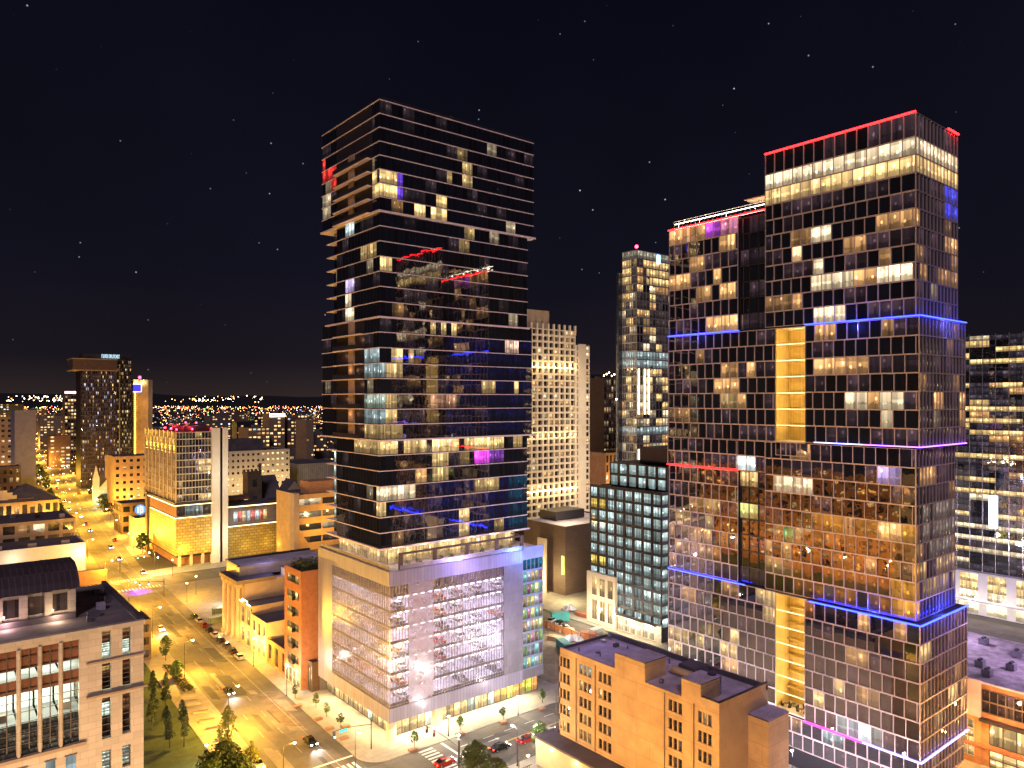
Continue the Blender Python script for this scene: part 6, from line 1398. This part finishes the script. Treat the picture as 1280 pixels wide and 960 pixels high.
# ================================================================ DISTANT CITY
rg = random.Random(31)
used = [(-1e9, 0, 0, 0)]
def blocked(x0, x1, Y): # keep the avenue corridor clear
    for px_ in (x0, x1, (x0 + x1) / 2):
        for n in (46, 59, 72):
            X, Yq = XY(*av(n, Y)); 
            if x0 - 6 < CX + F * X / Y < x1 + 6: return True
    return False
wallsd = [mat('far concrete', (.14, .12, .11), .8), mat('far brick', (.16, .09, .06), .85), mat('far dark glass', (.03, .03, .045), .3), mat('far tan wall', (.25, .18, .11), .85)]
def farb(x, wpx, ytop, Y, lit_p, inten, wi, label, group='distant city buildings', cell=4.0):
    a_, b_ = C(x, Y); x1 = aAt(x + wpx, b_); z = max(6, Z(ytop, a_, b_)); d = rg.uniform(18, 30)
    bb_ = B('city_building', label, 'building', (a_, b_), group); bb_.max = 0
    bb_.p('wall').box(a_, x1, b_, b_ + d, 0, z, wallsd[wi], top=rooft)
    nc = max(3, int((x1 - a_) / cell)); nr = max(2, int(z / 3.8)); cw = (x1 - a_) / nc; rh = z / nr
    nr0 = max(0, nr - 26)
    for r in range(nr0, nr):
        for k in range(nc):
            if rg.random() < lit_p:
                c = [W_YEL, W_WARM, W_WHITE, (1, .55, .2), W_COOL][rg.choice((0, 0, 1, 1, 2, 3, 4))]
                bb_.win('S', b_, a_ + (k + .2) * cw, a_ + (k + .85) * cw, (r + .3) * rh, (r + .8) * rh, .02, sc3(c, inten * rg.uniform(.3, 1.3)), 0)
    if rg.random() < .6: bb_.p('roof_plant').box(a_ + (x1 - a_) * .3, a_ + (x1 - a_) * .6, b_ + 4, b_ + 10, z, z + 3, wallsd[0])
    return bb_
skyl = [(296, 22, 527, 900, .35, 2), (318, 20, 521, 1000, .45, 2), (244, 18, 530, 1000, .3, 0), (262, 26, 520, 1200, .3, 0), (283, 22, 516, 1300, .3, 1), (337, 19, 517, 800, .5, 3), (359, 13, 522, 820, .6, 1), (372, 12, 519, 860, .6, 0), (383, 9, 525, 760, .05, 3), (196, 16, 540, 900, .3, 0), (212, 22, 534, 1100, .25, 1), (232, 14, 545, 800, .3, 2), (310, 27, 535, 760, .7, 3), (50, 30, 520, 1100, .35, 0), (62, 26, 545, 800, .5, 1), (0, 30, 505, 1300, .2, 2), (30, 28, 512, 1500, .3, 1), (392, 16, 540, 900, .2, 0)]
for k, (x, w_, yt, Y, lp, wi) in enumerate(skyl):
    sb_ = farb(x, w_, yt, Y, lp, 1.3, wi, f'{["grey", "brick", "dark glass", "tan"][wi]} mid distance block with lit windows, {ORD[k]} of the far skyline group', 'mid distance city blocks')
    if x == 337:
        q = MB(); a_, b_ = C(x, Y); x1 = aAt(x + w_, b_); z = Z(yt, a_, b_); q.box(a_, x1, b_ - .6, b_ - .1, z - 3.6, z, glow('pale sign band', (1, .8, .8), 2)); q.box(a_ + 2, x1 - 2, b_ - .7, b_ - .62, z - 2.6, z - 1.2, dark); sb_.one('sign_band', q)
n = 0
while n < 150:
    Y = 420 * math.exp(rg.uniform(0, 2.2)); x = rg.uniform(-20, 400) if rg.random() < .85 else rg.uniform(735, 800); h_ = rg.uniform(6, 26) * (1.5 if rg.random() < .15 else 1); wpx = rg.uniform(18, 45) / Y * F
    if 165 < x < 370 and Y < 560: continue
    if x < 150 and Y < 640: continue
    if x > 700 and Y < 700: continue
    if blocked(x, x + wpx, Y): continue
    a_, b_ = C(x, Y); yt = HZ + (HC - h_) * F / Y
    farb(x, wpx, yt, Y, rg.uniform(.05, .4), 1.4, rg.randrange(4), 'low distant building scattered through the dark city', cell=5)
    n += 1
cl_ = MB(); LC = [glow('far amber light', (1, .45, .1), 5), glow('far white light', (1, .8, .55), 5), glow('far red light', (1, .06, .05), 10), glow('far green light', (.1, 1, .4), 8), glow('far blue light', (.35, .35, 1), 10)]
def spark(a_, b_, z, r, m):
    cl_.face([(a_ - r, b_, z), (a_, b_ + r * .1 - r, z), (a_, b_, z + r)], m); cl_.face([(a_, b_ - r, z), (a_ + r, b_, z), (a_, b_, z + r)], m); cl_.face([(a_ - r, b_, z), (a_, b_, z - r), (a_, b_ - r, z)], m); cl_.face([(a_, b_ - r, z), (a_, b_, z - r), (a_ + r, b_, z)], m)
for k in range(3600):
    Y = 450 * math.exp(rg.random() ** 1.0 * 2.75); x = rg.uniform(-60, 420) if rg.random() < .88 else rg.uniform(730, 800)
    if x > 200 and x < 372 and Y < 620: continue
    if x > 700 and Y < 800: continue
    a_, b_ = C(x, Y); hh = 8 + (Y - 7500) / 4000 * 80 if Y > 7500 else rg.uniform(6, 14)
    mI = rg.choices(range(5), (62, 22, 10, 2, 4))[0]
    spark(a_, b_, hh, Y * .00038 * rg.uniform(.4, 1.3), LC[mI])
for k in range(120):  # bright rows near the skyline
    Y = rg.uniform(3800, 5200); x = rg.choice((rg.uniform(8, 85), rg.uniform(195, 330))); a_, b_ = C(x, Y); spark(a_, b_, rg.uniform(60, 95), Y * .00055 * rg.uniform(.4, 1.5), LC[rg.choice((0, 1, 1))])
tag(cl_.build('city_lights'), 'countless small lights of the distant city', 'lights', kind='stuff')
c_ = C(74, 1300); q = MB(); gm_ = glow('green crown light', (.05, 1, .25), 2)
q.box(-9, 9, -9, 9, 0, 34, wallsd[0]); 
for k in range(4): q.box(-8 + k * 2, 8 - k * 2, -8 + k * 2, 8 - k * 2, 34.01 + k * 3.2, 34 + k * 3.2 + 3, gm_ if k % 2 == 0 else wallsd[2])
o = q.build('green_crowned_building'); o.location = (*c_, 0); tag(o, 'far building with stepped green lit crown', 'building')

# ================================================================ FINISH: split windows, link parts
dg = None
for b in ALLB:
    for name, mb in b.parts.items():
        o = mb.build(name, b.root, b.org)
    for name, mb in b.multi:
        if isinstance(mb, list): o = mb[0].build(name, b.root); o.location = (mb[1][0] - b.org[0], mb[1][1] - b.org[1], mb[1][2])
        else: mb.build(name, b.root, b.org)
bpy.context.view_layer.update()
dg = bpy.context.evaluated_depsgraph_get()
co = Vector((0, 0, HC))
def area(q):
    P = [PX(p) for p in q]; return abs(sum(P[i][0] * P[(i + 1) % 4][1] - P[(i + 1) % 4][0] * P[i][1] for i in range(4))) / 2
for b in ALLB:
    if not b.wins: continue
    cand = []
    if b.max:
        for i, (q, lit, seed, side) in enumerate(b.wins):
            c = [sum(p[j] for p in q) / 4 for j in range(3)]; x, y = PX(c)
            if 2 < x < 1278 and 2 < y < 958:
                A = area(q)
                if A > 9: cand.append((-A * (1.3 if max(lit) > .1 else 1), i, c))
        cand.sort()
    chosen = set()
    for A, i, c in cand:
        if len(chosen) >= b.max: break
        d = Vector(c) - co; L_ = d.length; d.normalize()
        ok_, loc, *_ = scn.ray_cast(dg, co, d, distance=L_ - .6)
        if not ok_: chosen.add(i)
    rest = MB()
    for i, (q, lit, seed, side) in enumerate(b.wins):
        if i in chosen:
            m = MB(); m.face(q, b.glass, (*lit, seed)); m.build('window', b.root, b.org)
        else: rest.face(q, b.glass, (*lit, seed))
    if rest.f:
        o = rest.build('glazing', b.root, b.org); o['kind'] = 'stuff'
